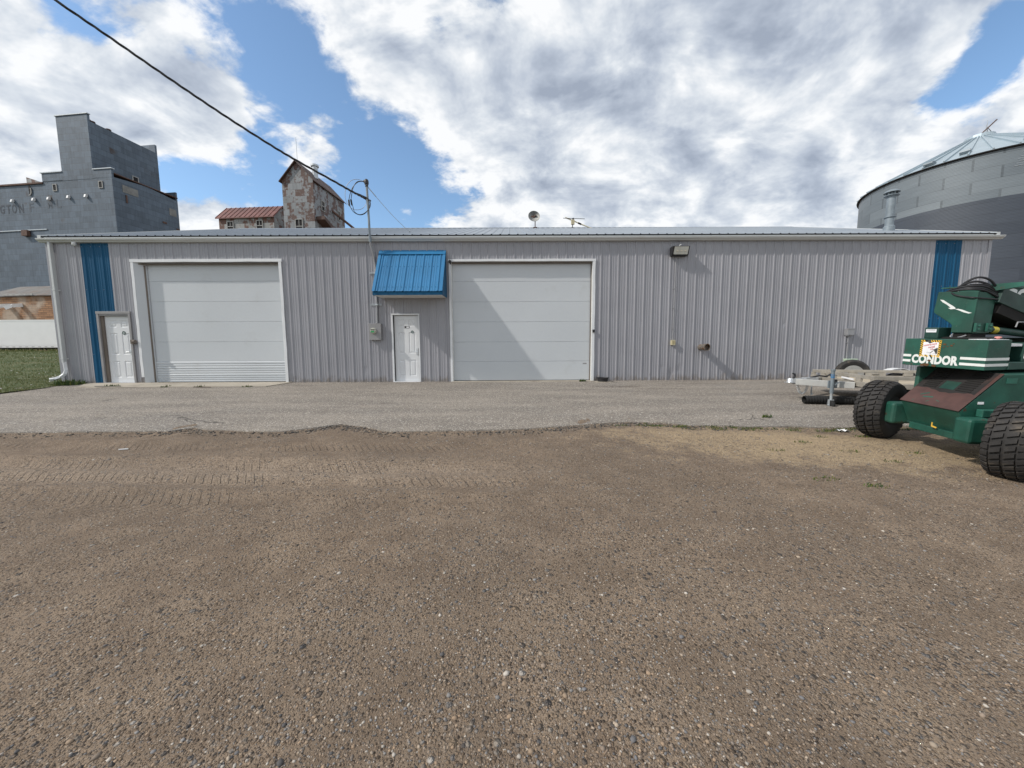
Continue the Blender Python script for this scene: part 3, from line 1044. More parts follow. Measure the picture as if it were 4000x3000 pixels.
# doors ---------------------------------------------------------------------------------------------
def leaf(b, x0, x1, y, z0, z1):
    """Six-panel door leaf with raised mouldings, front at y."""
    W, H = x1 - x0, z1 - z0
    cols = [(0.14, 0.42), (0.58, 0.86)]
    rws = [(0.075, 0.325), (0.425, 0.745), (0.835, 0.935)]
    xs = sorted({0, 1, *[c for p in cols for c in p]})
    zs = sorted({0, 1, *[c for p in rws for c in p]})
    for i in range(len(xs) - 1):
        for j in range(len(zs) - 1):
            a0, a1 = x0 + W * xs[i], x0 + W * xs[i + 1]
            c0, c1 = z0 + H * zs[j], z0 + H * zs[j + 1]
            if (xs[i], xs[i + 1]) in cols and (zs[j], zs[j + 1]) in rws:
                rings = [(0, 0), (0.012, 0.012), (0.030, 0.012), (0.055, 0.003)]
                vs = []
                for ins, dep in rings:
                    vs += [(a0 + ins, y + dep, c0 + ins), (a1 - ins, y + dep, c0 + ins), (a1 - ins, y + dep, c1 - ins), (a0 + ins, y + dep, c1 - ins)]
                fs = []
                for r_ in range(3):
                    for k in range(4):
                        fs.append((r_ * 4 + k, r_ * 4 + (k + 1) % 4, (r_ + 1) * 4 + (k + 1) % 4, (r_ + 1) * 4 + k))
                fs.append((12, 13, 14, 15))
                b.add(vs, fs)
            else:
                b.add([(a0, y, c0), (a1, y, c0), (a1, y, c1), (a0, y, c1)], [(0, 1, 2, 3)])
    b.box(x0, x1, y + 0.013, y + 0.05, z0, z1)


def lever(d, x, y, z, keypad):
    b = B()
    b.box(x - 0.035, x + 0.030, y - 0.022, y, z - 0.09, z + (0.13 if keypad else 0.07))
    b.tube([(x, y - 0.02, z), (x, y - 0.06, z), (x - 0.03, y - 0.068, z), (x - 0.13, y - 0.066, z - 0.006)], 0.011, 8)
    b.build('handle', M['chrome'], d, bevel=0.006)


# left door, recessed
b = B()
leaf(b, -12.76, -11.93, 0.062, 0.055, 2.14)
d1 = b.build('entry_door', M['door'], bld)
d1['label'] = 'recessed white six-panel door in grey frame'
b = B()
b.box(-12.915, -12.845, -0.036, 0.02, 0.0, 2.205)
b.box(-11.93, -11.865, -0.036, 0.02, 0.0, 2.205)
b.box(-12.925, -11.855, -0.040, 0.02, 2.205, 2.285)
b.box(-12.845, -11.93, -0.020, 0.15, 2.150, 2.203)
b.build('frame', M['trimgrey'], d1, bevel=0.004)
b = B()
b.box(-12.845, -12.765, 0.021, 0.15, 0.02, 2.15)
b.box(-11.928, -11.87, 0.021, 0.15, 0.02, 2.15)
b.build('jamb', M['wood'], d1)
b = B()
b.box(-12.86, -11.90, -0.05, 0.16, 0.0, 0.045)
b.build('threshold', M['white'], d1, bevel=0.004)
lever(d1, -12.01, 0.062, 1.02, False)
b = B()
b.lathe([(0.0, 0.056), (0.055, 0.056), (0.055, 0.060)], (-12.20, 0, 1.62), 'Y', 20)
b.cur = 1
b.lathe([(0.0, 0.0545), (0.033, 0.0545), (0.033, 0.056)], (-12.20, 0, 1.618), 'Y', 16)
b.build('round_sticker', [pmat('teal_sticker', (0.02, 0.06, 0.058), 0.5), pmat('sticker_grey', (0.30, 0.34, 0.33), 0.5)], d1)
b = B()   # hasp and lock box bolted at the right of the frame
b.box(-11.90, -11.78, -0.075, -0.037, 1.27, 1.40)
b.tube([(-11.80, -0.09, 1.34), (-11.72, -0.09, 1.34)], 0.055, 14)
b.build('lock_box', M['wood'], d1, bevel=0.005)

# centre door
b = B()
leaf(b, -3.655, -2.885, 0.062, 0.045, 2.125)
d2 = b.build('entry_door', M['door'], bld)
d2['label'] = 'white six-panel door under the blue awning'
b = B()
b.box(-3.72, -3.672, -0.034, 0.02, 0.0, 2.130)
b.box(-2.872, -2.835, -0.034, 0.02, 0.0, 2.130)
b.box(-3.725, -2.83, -0.037, 0.02, 2.132, 2.172)
b.build('frame', M['white'], d2, bevel=0.003)
b = B()
b.box(-3.672, -3.657, 0.021, 0.12, 0.0, 2.13)
b.box(-2.884, -2.872, 0.021, 0.12, 0.0, 2.13)
b.box(-3.672, -2.872, 0.03, 0.12, 2.125, 2.15)
b.build('jamb', M['dark'], d2)
b = B()
b.box(-3.70, -2.85, -0.06, 0.09, -0.01, 0.040)
b.build('threshold', M['white'], d2, bevel=0.004)
lever(d2, -2.945, 0.062, 0.97, True)
b = B()
b.lathe([(0.0, 0.056), (0.046, 0.056), (0.046, 0.060)], (-3.09, 0, 1.605), 'Y', 9)
b.cur = 1
b.lathe([(0.0, 0.0545), (0.026, 0.0545), (0.026, 0.056)], (-3.09, 0, 1.60), 'Y', 16)
b.build('round_sticker', [pmat('teal_sticker_dark', (0.015, 0.05, 0.05), 0.5), pmat('sticker_grey_centre', (0.28, 0.33, 0.32), 0.5)], d2)
b = B()
b.box(-3.345, -3.175, 0.056, 0.0615, 1.725, 1.790)
b.cur = 1
b.box(-3.275, -3.185, 0.0545, 0.0562, 1.738, 1.774)
b.box(-3.339, -3.322, 0.0545, 0.0562, 1.742, 1.774)
b.build('door_sign', [M['black'], M['stkwhite']], d2)


# overhead doors
def overhead(x0, x1, z1, y, seams, ribs_to, jamb_l, plate_x, plate_z):
    b = B()
    zs = [0.045] + seams + [z1]
    z = zs[0]
    for i in range(len(zs) - 1):
        a, c = zs[i], zs[i + 1] - 0.003
        if c <= ribs_to + 0.02:
            h = c - a
            prof = [(0, 0.004), (0.03, -0.016), (0.20, -0.016), (0.30, 0.004), (0.38, -0.014), (0.54, -0.014), (0.63, 0.004), (0.70, -0.016), (0.90, -0.016), (1, 0.006)]
            pts = [(y + d, a + h * t) for t, d in prof]
            n = len(pts)
            b.add([(x0, p, q) for p, q in pts] + [(x1, p, q) for p, q in pts], [(k, n + k, n + k + 1, k + 1) for k in range(n - 1)])
        else:
            nxs = np.linspace(x0, x1, 40)
            nzs = np.linspace(a + 0.004, c - 0.004, 4)
            bow = lambda xx, zz: (xx, y + 0.0018 * math.sin(xx * 1.9 + i) + 0.0012 * math.sin(xx * 4.1 + zz * 3), zz)
            b.grid(nxs, nzs, bow)
            b.add([(x0, y, a + 0.004), (x1, y, a + 0.004), (x1, y + 0.005, a), (x0, y + 0.005, a)], [(0, 1, 2, 3)])
            b.add([(x0, y, c - 0.004), (x1, y, c - 0.004), (x1, y + 0.005, c), (x0, y + 0.005, c)], [(0, 1, 2, 3)])
    b.box(x0, x1, y + 0.0075, y + 0.06, 0.03, z1)
    d = b.build('overhead_door', M['garage'], bld, recalc=False)
    b = B()
    b.box(x0, x1, y - 0.005, y + 0.05, 0.005, 0.042)
    b.build('bottom_seal', M['rubber'], d)
    b = B()
    b.box(plate_x, plate_x + 0.125, y - 0.004, y + 0.002, plate_z, plate_z + 0.040)
    b.build('maker_plate', M['meterbox'], d)
    return d


def wavy_trim(b, p0, p1, w, t, seed, amp=0.006, n=14):
    """Thin bent-metal trim running p0 -> p1 that is not quite straight any more."""
    p0, p1 = Vector(p0), Vector(p1)
    for i in range(n):
        a, c = i / n, (i + 1) / n
        q0, q1 = p0.lerp(p1, a), p0.lerp(p1, c)
        vert = abs(p1.z - p0.z) > abs(p1.x - p0.x)
        o0, o1 = (amp * math.sin(a * 9 + seed) * math.sin(a * 23 + seed * 2), amp * math.sin(c * 9 + seed) * math.sin(c * 23 + seed * 2))
        u = Vector((1, 0, 0)) if vert else Vector((0, 0, 1))
        q0, q1 = q0 + u * o0, q1 + u * o1
        vs = [q0 + u * s * w / 2 + Vector((0, dy, 0)) for s in (-1, 1) for dy in (0, t)] + [q1 + u * s * w / 2 + Vector((0, dy, 0)) for s in (-1, 1) for dy in (0, t)]
        b.add(vs, [(0, 1, 5, 4), (2, 6, 7, 3), (0, 4, 6, 2), (1, 3, 7, 5), (0, 2, 3, 1), (4, 5, 7, 6)])


gd1 = overhead(-11.36, -7.12, 3.80, 0.165, [0.245, 0.475, 0.705, 1.33, 1.965, 2.60, 3.225], 0.705, True, -7.52, 0.565)
gd1['label'] = 'left white overhead door with ribbed bottom sections'
b = B()
wavy_trim(b, (-11.645, -0.038, 0.22), (-11.645, -0.038, 3.775), 0.085, 0.04, 0.5)
wavy_trim(b, (-7.09, -0.038, 0.0), (-7.09, -0.038, 3.775), 0.085, 0.04, 2.2)
wavy_trim(b, (-11.70, -0.042, 3.82), (-7.03, -0.042, 3.82), 0.088, 0.045, 1.2)
b.build('door_trim', M['white'], gd1)
b = B()
b.box(-11.605, -11.36, 0.12, 0.16, 0.0, 3.76)
b.add([(-11.603, -0.03, 0.02), (-11.42, 0.118, 0.02), (-11.42, 0.118, 3.775), (-11.603, -0.03, 3.775)], [(0, 1, 2, 3)])
b.box(-7.13, -7.115, 0.0, 0.16, 0.0, 3.775)
b.add([(-11.60, -0.01, 3.778), (-7.13, -0.01, 3.778), (-7.13, 0.16, 3.765), (-11.60, 0.16, 3.765)], [(0, 1, 2, 3)])
b.build('jamb', M['garage'], gd1, recalc=False)
b = B()
b.bar((-11.40, 0.13, 0.0), (-11.40, 0.13, 3.70), 0.045, 0.05, up=(0, 1, 0))
b.bar((-11.55, 0.07, 3.735), (-7.15, 0.07, 3.735), 0.06, 0.03)
b.build('stop_board', M['wood'], gd1)

gd2 = overhead(-1.80, 2.60, 3.80, 0.125, [0.655, 1.28, 1.915, 2.545, 3.175], 0.0, False, 2.36, 0.55)
gd2['label'] = 'right white overhead door with smooth flat sections'
b = B()
wavy_trim(b, (-1.845, -0.036, 0.0), (-1.845, -0.036, 3.765), 0.066, 0.04, 0.9, 0.004)
wavy_trim(b, (2.648, -0.036, -0.01), (2.648, -0.036, 3.765), 0.080, 0.04, 3.1, 0.007)
wavy_trim(b, (-1.895, -0.040, 3.795), (2.70, -0.040, 3.795), 0.070, 0.045, 2.0, 0.004)
b.build('door_trim', M['white'], gd2)
b = B()
b.box(-1.812, -1.795, 0.006, 0.12, 0.0, 3.76)
b.box(2.598, 2.615, 0.006, 0.12, 0.0, 3.76)
b.add([(-1.81, 0.0, 3.762), (2.61, 0.0, 3.762), (2.61, 0.12, 3.75), (-1.81, 0.12, 3.75)], [(0, 1, 2, 3)])
b.build('jamb', M['soffit'], gd2, recalc=False)
b = B()
b.bar((-1.80, 0.06, 3.725), (2.6, 0.06, 3.725), 0.05, 0.03)
b.bar((2.585, 0.10, 0.0), (2.585, 0.10, 3.7), 0.03, 0.03, up=(0, 1, 0))
b.build('stop_board', M['wood'], gd2)

# awning ---------------------------------------------------------------------------------------------
aw = thing('door_awning', 'bright blue ribbed metal awning over the centre door', 'awning', (-2.965, 0, 2.66))
b = B()
x0, x1 = -1.03, 1.0
zt, zb, yf = 1.42, 0.105, -0.765
L2 = math.hypot(zt - zb, yf)
sl = Vector((0, yf, zb - zt)) / L2
nm = Vector((0, zb - zt, -yf)).normalized()
if nm.z < 0:
    nm = -nm
npan = [(0.0, 0.0), (0.012, 0.020), (0.040, 0.020), (0.052, 0.0), (0.10, 0.0), (0.108, 0.006), (0.122, 0.006), (0.130, 0.0), (0.165, 0.0), (0.173, 0.006), (0.187, 0.006), (0.195, 0.0)]
pr = [(x0, 0.0)]
k = 0
while x0 + 0.10 + k * 0.252 < x1 - 0.1:
    pr += [(x0 + 0.10 + k * 0.252 + a, h) for a, h in npan if x0 + 0.10 + k * 0.252 + a < x1 - 0.02]
    k += 1
pr.append((x1, 0.0))
tp = Vector((0, -0.02, zt))
vs = []
for s in (0.0, L2 + 0.02):
    for x, h in pr:
        p = tp + sl * s + nm * h
        vs.append((x, p.y, p.z))
n = len(pr)
b.add(vs, [(i, i + 1, n + i + 1, n + i) for i in range(n - 1)])
b.cur = 1
for kx in range(16):
    xk = x0 + 0.07 + kx * 0.126
    for sk in (0.14, 0.62, L2 - 0.13):
        q = tp + sl * sk + nm * 0.004 + Vector((xk, 0, 0))
        b.bar(q, q + nm * 0.008, 0.016, 0.016)
b.build('awning_roof', [M['awning'], M['blue']], aw, recalc=False, weld=False)
b = B()
p = tp + sl * 0.16
b.add([(x0 - 0.012, 0.0, zt + 0.035), (x1 + 0.012, 0.0, zt + 0.035), (x1 + 0.012, p.y - 0.03, p.z + 0.022), (x0 - 0.012, p.y - 0.03, p.z + 0.022), (x0 - 0.012, p.y - 0.022, p.z + 0.012), (x1 + 0.012, p.y - 0.022, p.z + 0.012)], [(3, 2, 1, 0), (2, 3, 4, 5)])
b.build('head_flashing', M['awning'], aw, recalc=False)
for sx, dx in ((x0 - 0.012, 0.085), (x1 - 0.085 + 0.012, 0.085)):
    b = B()
    q0, q1 = tp + nm * 0.024, tp + sl * (L2 + 0.025) + nm * 0.024
    b.add([(sx, q0.y, q0.z), (sx + dx, q0.y, q0.z), (sx + dx, q1.y, q1.z), (sx, q1.y, q1.z)], [(3, 2, 1, 0)])
    b.build('edge_trim', M['awning'], aw, recalc=False)
b = B()
for sx in (x0, x1):
    b.prism([(0.0, 0.0), (0.0, zt), (yf, zb), (yf, -0.018)], sx - 0.012, sx + 0.012, lambda y, z, d: (d, y, z))
b.box(x0, x1, yf - 0.012, yf, -0.020, zb - 0.004)
b.build('side_panel', M['blue'], aw)
b = B()
b.box(x0 + 0.013, x1 - 0.013, yf + 0.001, -0.022, -0.012, 0.0)
b.build('soffit', M['soffit'], aw)
# service mast, meter, overhead cable ------------------------------------------------------------------
ms = thing('service_mast', 'grey electric service mast with black weatherhead and looped wires, rising past the gutter', 'service mast', (-4.15, -0.06, 1.85))
o = Vector((-4.15, -0.06, 1.85))
loc = lambda *p: Vector(p) - o
b = B()
b.tube([loc(-4.150, -0.055, 1.85), loc(-4.137, -0.055, 2.6), loc(-4.122, -0.055, 3.35), loc(-4.128, -0.06, 3.62), loc(-4.165, -0.12, 3.95), loc(-4.205, -0.20, 4.22), loc(-4.212, -0.215, 4.36)], 0.030, 12)
b.build('pipe', M['conduit'], ms, smooth=True)
b = B()
b.tube([loc(-4.212, -0.215, 4.34), loc(-4.222, -0.215, 5.0), loc(-4.245, -0.215, 5.98)], 0.034, 12)
b.tube([loc(-4.212, -0.215, 4.30), loc(-4.212, -0.215, 4.42)], 0.039, 12)
b.build('upper_pipe', M['flue'], ms, smooth=True)
for z in (2.45, 3.41):
    b = B()
    b.box(-4.345 - o.x, -3.995 - o.x, 0.03, 0.062, z - o.z - 0.024, z - o.z - 0.006)
    b.box(-4.345 - o.x, -3.995 - o.x, 0.03, 0.062, z - o.z + 0.006, z - o.z + 0.024)
    b.box(-4.18 - o.x, -4.10 - o.x, -0.036, 0.03, z - o.z - 0.02, z - o.z + 0.02)
    b.build('strut_bracket', M['galv'], ms)
b = B()
b.lathe([(0.0, 0.13), (0.035, 0.125), (0.060, 0.09), (0.066, 0.03), (0.058, -0.02), (0.040, -0.03)], loc(-4.247, -0.215, 5.99), 'Z', 16)
b.tube([loc(-4.25, -0.215, 6.06), loc(-4.33, -0.215, 6.05)], [0.055, 0.038], 12)
b.tube([loc(-4.245, -0.215, 5.90), loc(-4.245, -0.215, 5.945)], 0.045, 12)
b.build('weatherhead', M['black'], ms, smooth=True)
b = B()
b.tube([loc(-4.27, -0.215, 5.50), loc(-4.16, -0.215, 5.52), loc(-4.14, -0.215, 5.49)], 0.018, 8)
b.build('cable_clamp', M['black'], ms, smooth=True)


def spline(P, n=10):
    P = [Vector(p) for p in P]
    P = [P[0] * 2 - P[1]] + P + [P[-1] * 2 - P[-2]]
    out = []
    for i in range(1, len(P) - 2):
        for k in range(n):
            t = k / n
            a, c, d, e = P[i - 1], P[i], P[i + 1], P[i + 2]
            out.append(0.5 * ((2 * c) + (-a + d) * t + (2 * a - 5 * c + 4 * d - e) * t * t + (-a + 3 * c - 3 * d + e) * t ** 3))
    out.append(P[-2])
    return out


yq = -0.225
b = B()
b.tube([loc(*p) for p in spline([(-4.33, yq, 6.05), (-4.51, yq, 6.11), (-4.70, yq, 6.07), (-4.845, yq, 5.91), (-4.89, yq - .02, 5.66), (-4.86, yq - .02, 5.47), (-4.80, yq - .02, 5.36), (-4.69, yq, 5.26), (-4.55, yq, 5.235), (-4.42, yq + .03, 5.28), (-4.31, yq + .05, 5.40), (-4.29, yq + .05, 5.53)])], 0.0065, 6)
b.build('neutral_wire', M['conduit'], ms)
for k, (dxk, dyk) in enumerate(((0, 0), (0.035, -0.03))):
    b = B()
    b.tube([loc(*p) for p in spline([(-4.33, yq, 6.045), (-4.50, yq + dyk, 6.03), (-4.66 + dxk, yq + dyk, 5.88), (-4.76 + dxk * 2, yq + dyk, 5.65), (-4.79 + dxk * 2.2, yq + dyk, 5.46), (-4.755 + dxk * 2.5, yq + dyk, 5.32), (-4.66 + dxk, yq + dyk, 5.17), (-4.49, yq + dyk, 5.09), (-4.33, yq + dyk, 5.13), (-4.20 + dxk, yq + dyk - .02, 5.27), (-4.165 + dxk, yq + dyk - .03, 5.43), (-4.24 + dxk, yq + dyk - .02, 5.55), (-4.40, yq - .02, 5.655), (-4.62, yq - 0.03, 5.735)])], 0.0095, 6)
    b.tube([loc(-4.795 + dxk * 2.2, yq + dyk, 5.52), loc(-4.785 + dxk * 2.6, yq + dyk, 5.36)], 0.026, 8)
    b.build('drip_loop_wire', M['cable'], ms, smooth=True)

b = B()
P = [(-13.6, -4.0, 11.2), (-11.9, -3.24, 10.05), (-10.311, -2.52, 9.026), (-9.543, -2.18, 8.538), (-8.801, -1.86, 8.055), (-8.086, -1.557, 7.600), (-7.383, -1.267, 7.168), (-6.571, -0.937, 6.70), (-6.008, -0.714, 6.405), (-5.17, -0.384, 6.005), (-4.72, -0.26, 5.775), (-4.42, -0.225, 5.625), (-4.25, -0.215, 5.53)]
cl = spline(P, 14)
for s_ in range(3):
    pts = []
    for i, p in enumerate(cl):
        t = (cl[min(i + 1, len(cl) - 1)] - cl[max(i - 1, 0)]).normalized()
        a_ = t.cross(Vector((0, 0, 1))).normalized()
        c_ = a_.cross(t)
        ph = i * 0.42 + s_ * 2 * PI / 3
        pts.append(p + (a_ * math.cos(ph) + c_ * math.sin(ph)) * 0.017)
    b.tube(pts, 0.0155, 6)
tag(b.build('service_cable', M['cable'], smooth=True), 'thick twisted black overhead cable crossing the sky to the service mast', 'cable')
b = B()
gp = [Vector((-4.20, -0.20, 5.88)).lerp(Vector((-3.68, 2.38, 5.38)), t) - Vector((0, 0, 0.06 * math.sin(t * PI))) for t in np.linspace(0, 1, 14)]
b.tube(gp, 0.008, 6)
b.tube(gp[:3], 0.014, 6)
b.lathe([(0.04, 0.0), (0.04, 0.02)], gp[-1], 'Z', 8)
tag(b.build('guy_wire', M['galv'], smooth=True), 'thin grey guy wire from the service mast back to the roof', 'wire')

mt = thing('electric_meter', 'grey electric meter box with round green-faced meter beside the centre door', 'electric meter', (-4.20, 0, 1.36))
b = B()
b.box(-0.19, 0.175, -0.125, -0.003, 0.0, 0.505)
b.box(-0.195, 0.18, -0.131, -0.126, -0.008, 0.50)
b.tube([(-0.02, -0.06, 0.0), (-0.02, -0.06, -0.05)], 0.022, 8)
b.tube([(0.05, -0.06, 0.505), (0.05, -0.055, 0.52)], 0.04, 12)
b.build('meter_box', M['meterbox'], mt, bevel=0.006)
b = B()
b.lathe([(0.092, -0.131), (0.092, -0.155), (0.082, -0.16), (0.082, -0.215), (0.070, -0.235), (0.0, -0.24)], (-0.045, 0, 0.275), 'Y', 24)
dial = b.build('meter_dial', pmat('meter_cover', (0.50, 0.50, 0.42), 0.2), mt, smooth=True, angle=35)
b = B()
b.box(-0.10, 0.01, -0.2425, -0.2405, 0.292, 0.318)
b.cur = 1
b.box(-0.098, 0.008, -0.2425, -0.2405, 0.222, 0.272)
b.build('dial_face', [M['black'], pmat('meter_green', (0.03, 0.30, 0.10), 0.4)], dial)

# small fixtures on the front wall ----------------------------------------------------------------------
fl = thing('flood_light', 'black wall-pack flood light with white lens high on the grey wall', 'flood light', (5.26, 0, 3.88))
b = B()
b.prism([(-0.02, 0.0), (-0.02, 0.27), (-0.20, 0.275), (-0.27, 0.262), (-0.185, 0.03), (-0.15, 0.0)], -0.265, 0.245, lambda y, z, d: (d, y, z))
b.box(-0.235, 0.22, -0.022, -0.002, 0.02, 0.25)
b.build('housing', M['black'], fl, bevel=0.008)
b = B()
b.add([(-0.225, -0.2505, 0.205), (0.205, -0.2505, 0.205), (0.205, -0.1925, 0.045), (-0.225, -0.1925, 0.045)], [(0, 1, 2, 3)])
b.M = Matrix.Translation((0, -0.022, 0.0))
b.add([(-0.225, -0.2525, 0.245), (0.212, -0.2525, 0.245), (0.205, -0.1735, 0.03), (-0.222, -0.1735, 0.03)], [(3, 2, 1, 0)])
b.build('lens', M['lens'], fl, recalc=False)
for x in (-0.12, 0.0, 0.12):
    b = B()
    b.lathe([(0.0, 0.006), (0.022, 0.006), (0.022, 0.0)], (x, -0.252, 0.125), 'Y', 12)
    b.build('led_chip', M['led'], fl)
b = B()
b.tube([(-0.02, -0.13, 0.27), (-0.02, -0.13, 0.30), (0.0, -0.15, 0.33)], 0.014, 8)
b.lathe([(0.0, 0.345), (0.024, 0.335), (0.024, 0.315), (0.0, 0.305)], (0.005, -0.155, 0), 'Z', 10)
b.build('photocell', M['white'], fl, smooth=True)

ob = thing('outlet_box', 'small beige outlet box at the foot of the conduit under the flood light', 'outlet box', (5.185, 0, 1.15))
b = B()
b.box(-0.062, 0.052, -0.085, -0.002, 0.0, 0.150)
b.box(-0.068, 0.058, -0.094, -0.086, -0.004, 0.155)
b.build('box', M['beige'], ob, bevel=0.006)
b = B()
b.box(-0.035, 0.028, -0.0985, -0.0945, 0.03, 0.125)
b.build('cover', pmat('outlet_cover', (0.33, 0.28, 0.16), 0.5), ob)
b = B()
b.tube([(-0.005, -0.035, 0.15), (0.0, -0.035, 2.70)], 0.0135, 10)
for z in (0.5, 1.15, 1.75):
    b.box(-0.045, 0.022, -0.052, -0.021, z, z + 0.016)
b.build('conduit', M['conduit'], ob, smooth=True)

b = B()
b.lathe([(0.098, 0.05), (0.098, -0.26), (0.108, -0.262), (0.108, -0.285), (0.099, -0.287), (0.099, -0.335), (0.108, -0.337), (0.108, -0.36), (0.094, -0.362), (0.094, -0.24)], (0, 0, 0), 'Y', 28)
b.cur = 1
b.lathe([(0.094, -0.24), (0.0, -0.235)], (0, 0, 0), 'Y', 28)
ep = b.build('exhaust_pipe', [M['rustpipe'], M['soot_black']], smooth=True, angle=30, recalc=False)
ep.location = (6.09, 0, 1.075)
ep.rotation_euler = (0, 0, 0.08)
tag(ep, 'sooty metal exhaust pipe sticking out of the grey wall', 'exhaust pipe')

jb = thing('junction_box', 'light grey junction box on the wall above the spare tyre', 'junction box', (10.77, 0, 1.43))
b = B()
b.box(-0.11, 0.105, -0.135, -0.003, 0.0, 0.205)
b.box(-0.117, 0.112, -0.143, -0.10, 0.188, 0.214)
b.box(-0.095, 0.09, -0.11, -0.02, -0.03, -0.001)
b.build('box', M['conduit'], jb, bevel=0.006)
b = B()
b.tube([(0.0, -0.04, 0.0), (0.0, -0.04, -0.25), (-0.005, -0.04, -0.76)], 0.017, 8)
b.box(-0.05, 0.03, -0.06, -0.021, -0.24, -0.222)
b.build('conduit', M['conduit'], jb, smooth=True)
gb = thing('pull_box', 'pale green metal pull box on the wall behind the spare tyre', 'box', (10.86, 0, 0.0))
b = B()
b.box(-0.17, 0.16, -0.14, -0.021, 0.10, 0.64)
b.box(-0.185, 0.175, -0.155, -0.022, 0.641, 0.685)
b.build('box', M['greenbox'], gb, bevel=0.006)

cb = thing('security_camera', 'small white dome camera under the gutter beside the left blue stripe', 'camera', (-13.27, -0.09, 4.362))
b = B()
b.lathe([(0.055, 0.0), (0.055, -0.03), (0.045, -0.04)], (0, 0, 0), 'Z', 16)
b.build('mount', M['white'], cb, smooth=True)
b = B()
b.lathe([(0.045, -0.02), (0.058, -0.05), (0.055, -0.085), (0.035, -0.11), (0.0, -0.118)], (0, 0, 0), 'Z', 16)
b.build('dome', M['gutter'], cb, smooth=True)
kb = thing('keypad_switch', 'small black switch box on the right trim of the smooth overhead door', 'switch', (2.655, -0.04, 1.56))
b = B()
b.box(-0.035, 0.035, -0.04, -0.002, 0.0, 0.085)
b.box(-0.028, 0.028, -0.046, -0.041, 0.01, 0.06)
b.build('switch_box', M['black'], kb, bevel=0.004)
sb = thing('door_sensor', 'black round sensor at the top left corner of the smooth overhead door', 'sensor', (-1.83, -0.045, 3.75))
b = B()
b.lathe([(0.0, -0.09), (0.035, -0.085), (0.045, -0.06), (0.045, 0.0)], (0, 0, 0), 'Y', 16)
b.tube([(0.01, -0.03, -0.03), (0.02, -0.04, -0.08)], 0.022, 10)
b.build('sensor_head', M['black'], sb, smooth=True)
tb = thing('plastic_tub', 'black plastic tub on a small slab right of the smooth overhead door', 'tub', (2.93, -0.22, -0.012))
b = B()
b.lathe([(0.15, 0.0), (0.175, 0.105), (0.195, 0.11), (0.195, 0.125), (0.170, 0.125), (0.165, 0.11), (0.142, 0.012), (0.0, 0.012)], (0, 0, 0.03), 'Z', 24)
b.build('tub_body', M['tub'], tb, smooth=True, angle=30)
b = B()
b.box(-0.25, 0.24, -0.19, 0.19, -0.05, 0.028)
tag(b.build('stepping_slab', M['concrete'], bevel=0.008), 'small grey slab under the black tub', 'slab').location = (2.93, -0.22, -0.012)

# things on the roof ----------------------------------------------------------------------------------------
ds_ = thing('satellite_dish', 'round grey satellite dish seen from behind on the roof', 'satellite dish', (1.37, 8.2, roof_z(8.2)))
b = B()
b.tube([(0, 0, 0), (0, 0, 0.36), (-0.05, 0.0, 0.47), (-0.09, 0.04, 0.53)], 0.024, 10)
b.box(-0.10, 0.10, -0.10, 0.10, 0.0, 0.03)
b.build('mast', M['brown'], ds_)
b = B()
R0 = Euler((math.radians(72), math.radians(-24), math.radians(12))).to_matrix().to_4x4()
b.M = Matrix.Translation((-0.06, 0.06, 0.60)) @ R0
b.lathe([(0.30 * t, 0.09 * t * t) for t in (1.0, 0.8, 0.6, 0.4, 0.2, 0.0)], (0, 0, -0.03), 'Z', 28)
b.lathe([(0.30 * t, 0.09 * t * t) for t in (0.0, 0.2, 0.4, 0.6, 0.8, 1.0)], (0, 0, -0.042), 'Z', 28)
b.lathe([(0.30, 0.06), (0.308, 0.058), (0.308, 0.044), (0.30, 0.048)], (0, 0, 0), 'Z', 28, True)
b.build('reflector', pmat('dish_grey', (0.42, 0.42, 0.40), 0.5, 0, 0.1, 5), ds_, smooth=True, angle=60)
b = B()
b.box(-0.20, -0.02, -0.03, 0.04, 0.46, 0.62)
b.bar((-0.10, -0.01, 0.50), (0.05, -0.01, 0.66), 0.06, 0.03)
b.build('bracket', M['brown'], ds_, bevel=0.006)

an = thing('antenna', 'cream and black antenna with a slanted pole and beige box on the roof', 'antenna', (3.30, 8.1, roof_z(8.1)))
b = B()
b.tube([(0, 0, -0.0), (0.02, 0, 0.20)], 0.022, 8)
b.box(-0.09, 0.07, -0.06, 0.06, 0.0, 0.02)
b.build('post', M['dark'], an)
b = B()
b.box(-0.065, 0.10, -0.09, 0.03, 0.17, 0.40)
b.build('control_box', M['beige'], an, bevel=0.006)
b = B()
b.tube([(-0.36, 0.05, 0.55), (0.35, 0.03, 0.25)], 0.03, 10)
b.tube([(0.42, 0.03, 0.22), (1.06, 0.0, -0.04)], 0.03, 10)
b.build('slanted_pole', M['cream'], an, smooth=True)
b = B()
b.tube([(0.30, 0.03, 0.27), (0.46, 0.03, 0.20)], 0.045, 10)
b.build('coupling', M['dark'], an)
b = B()
b.tube([(-0.48, 0.0, 0.50), (0.64, 0.0, 0.46)], 0.014, 8)
b.box(0.0, 0.07, -0.04, 0.04, 0.40, 0.50)
b.build('element', M['dark'], an)

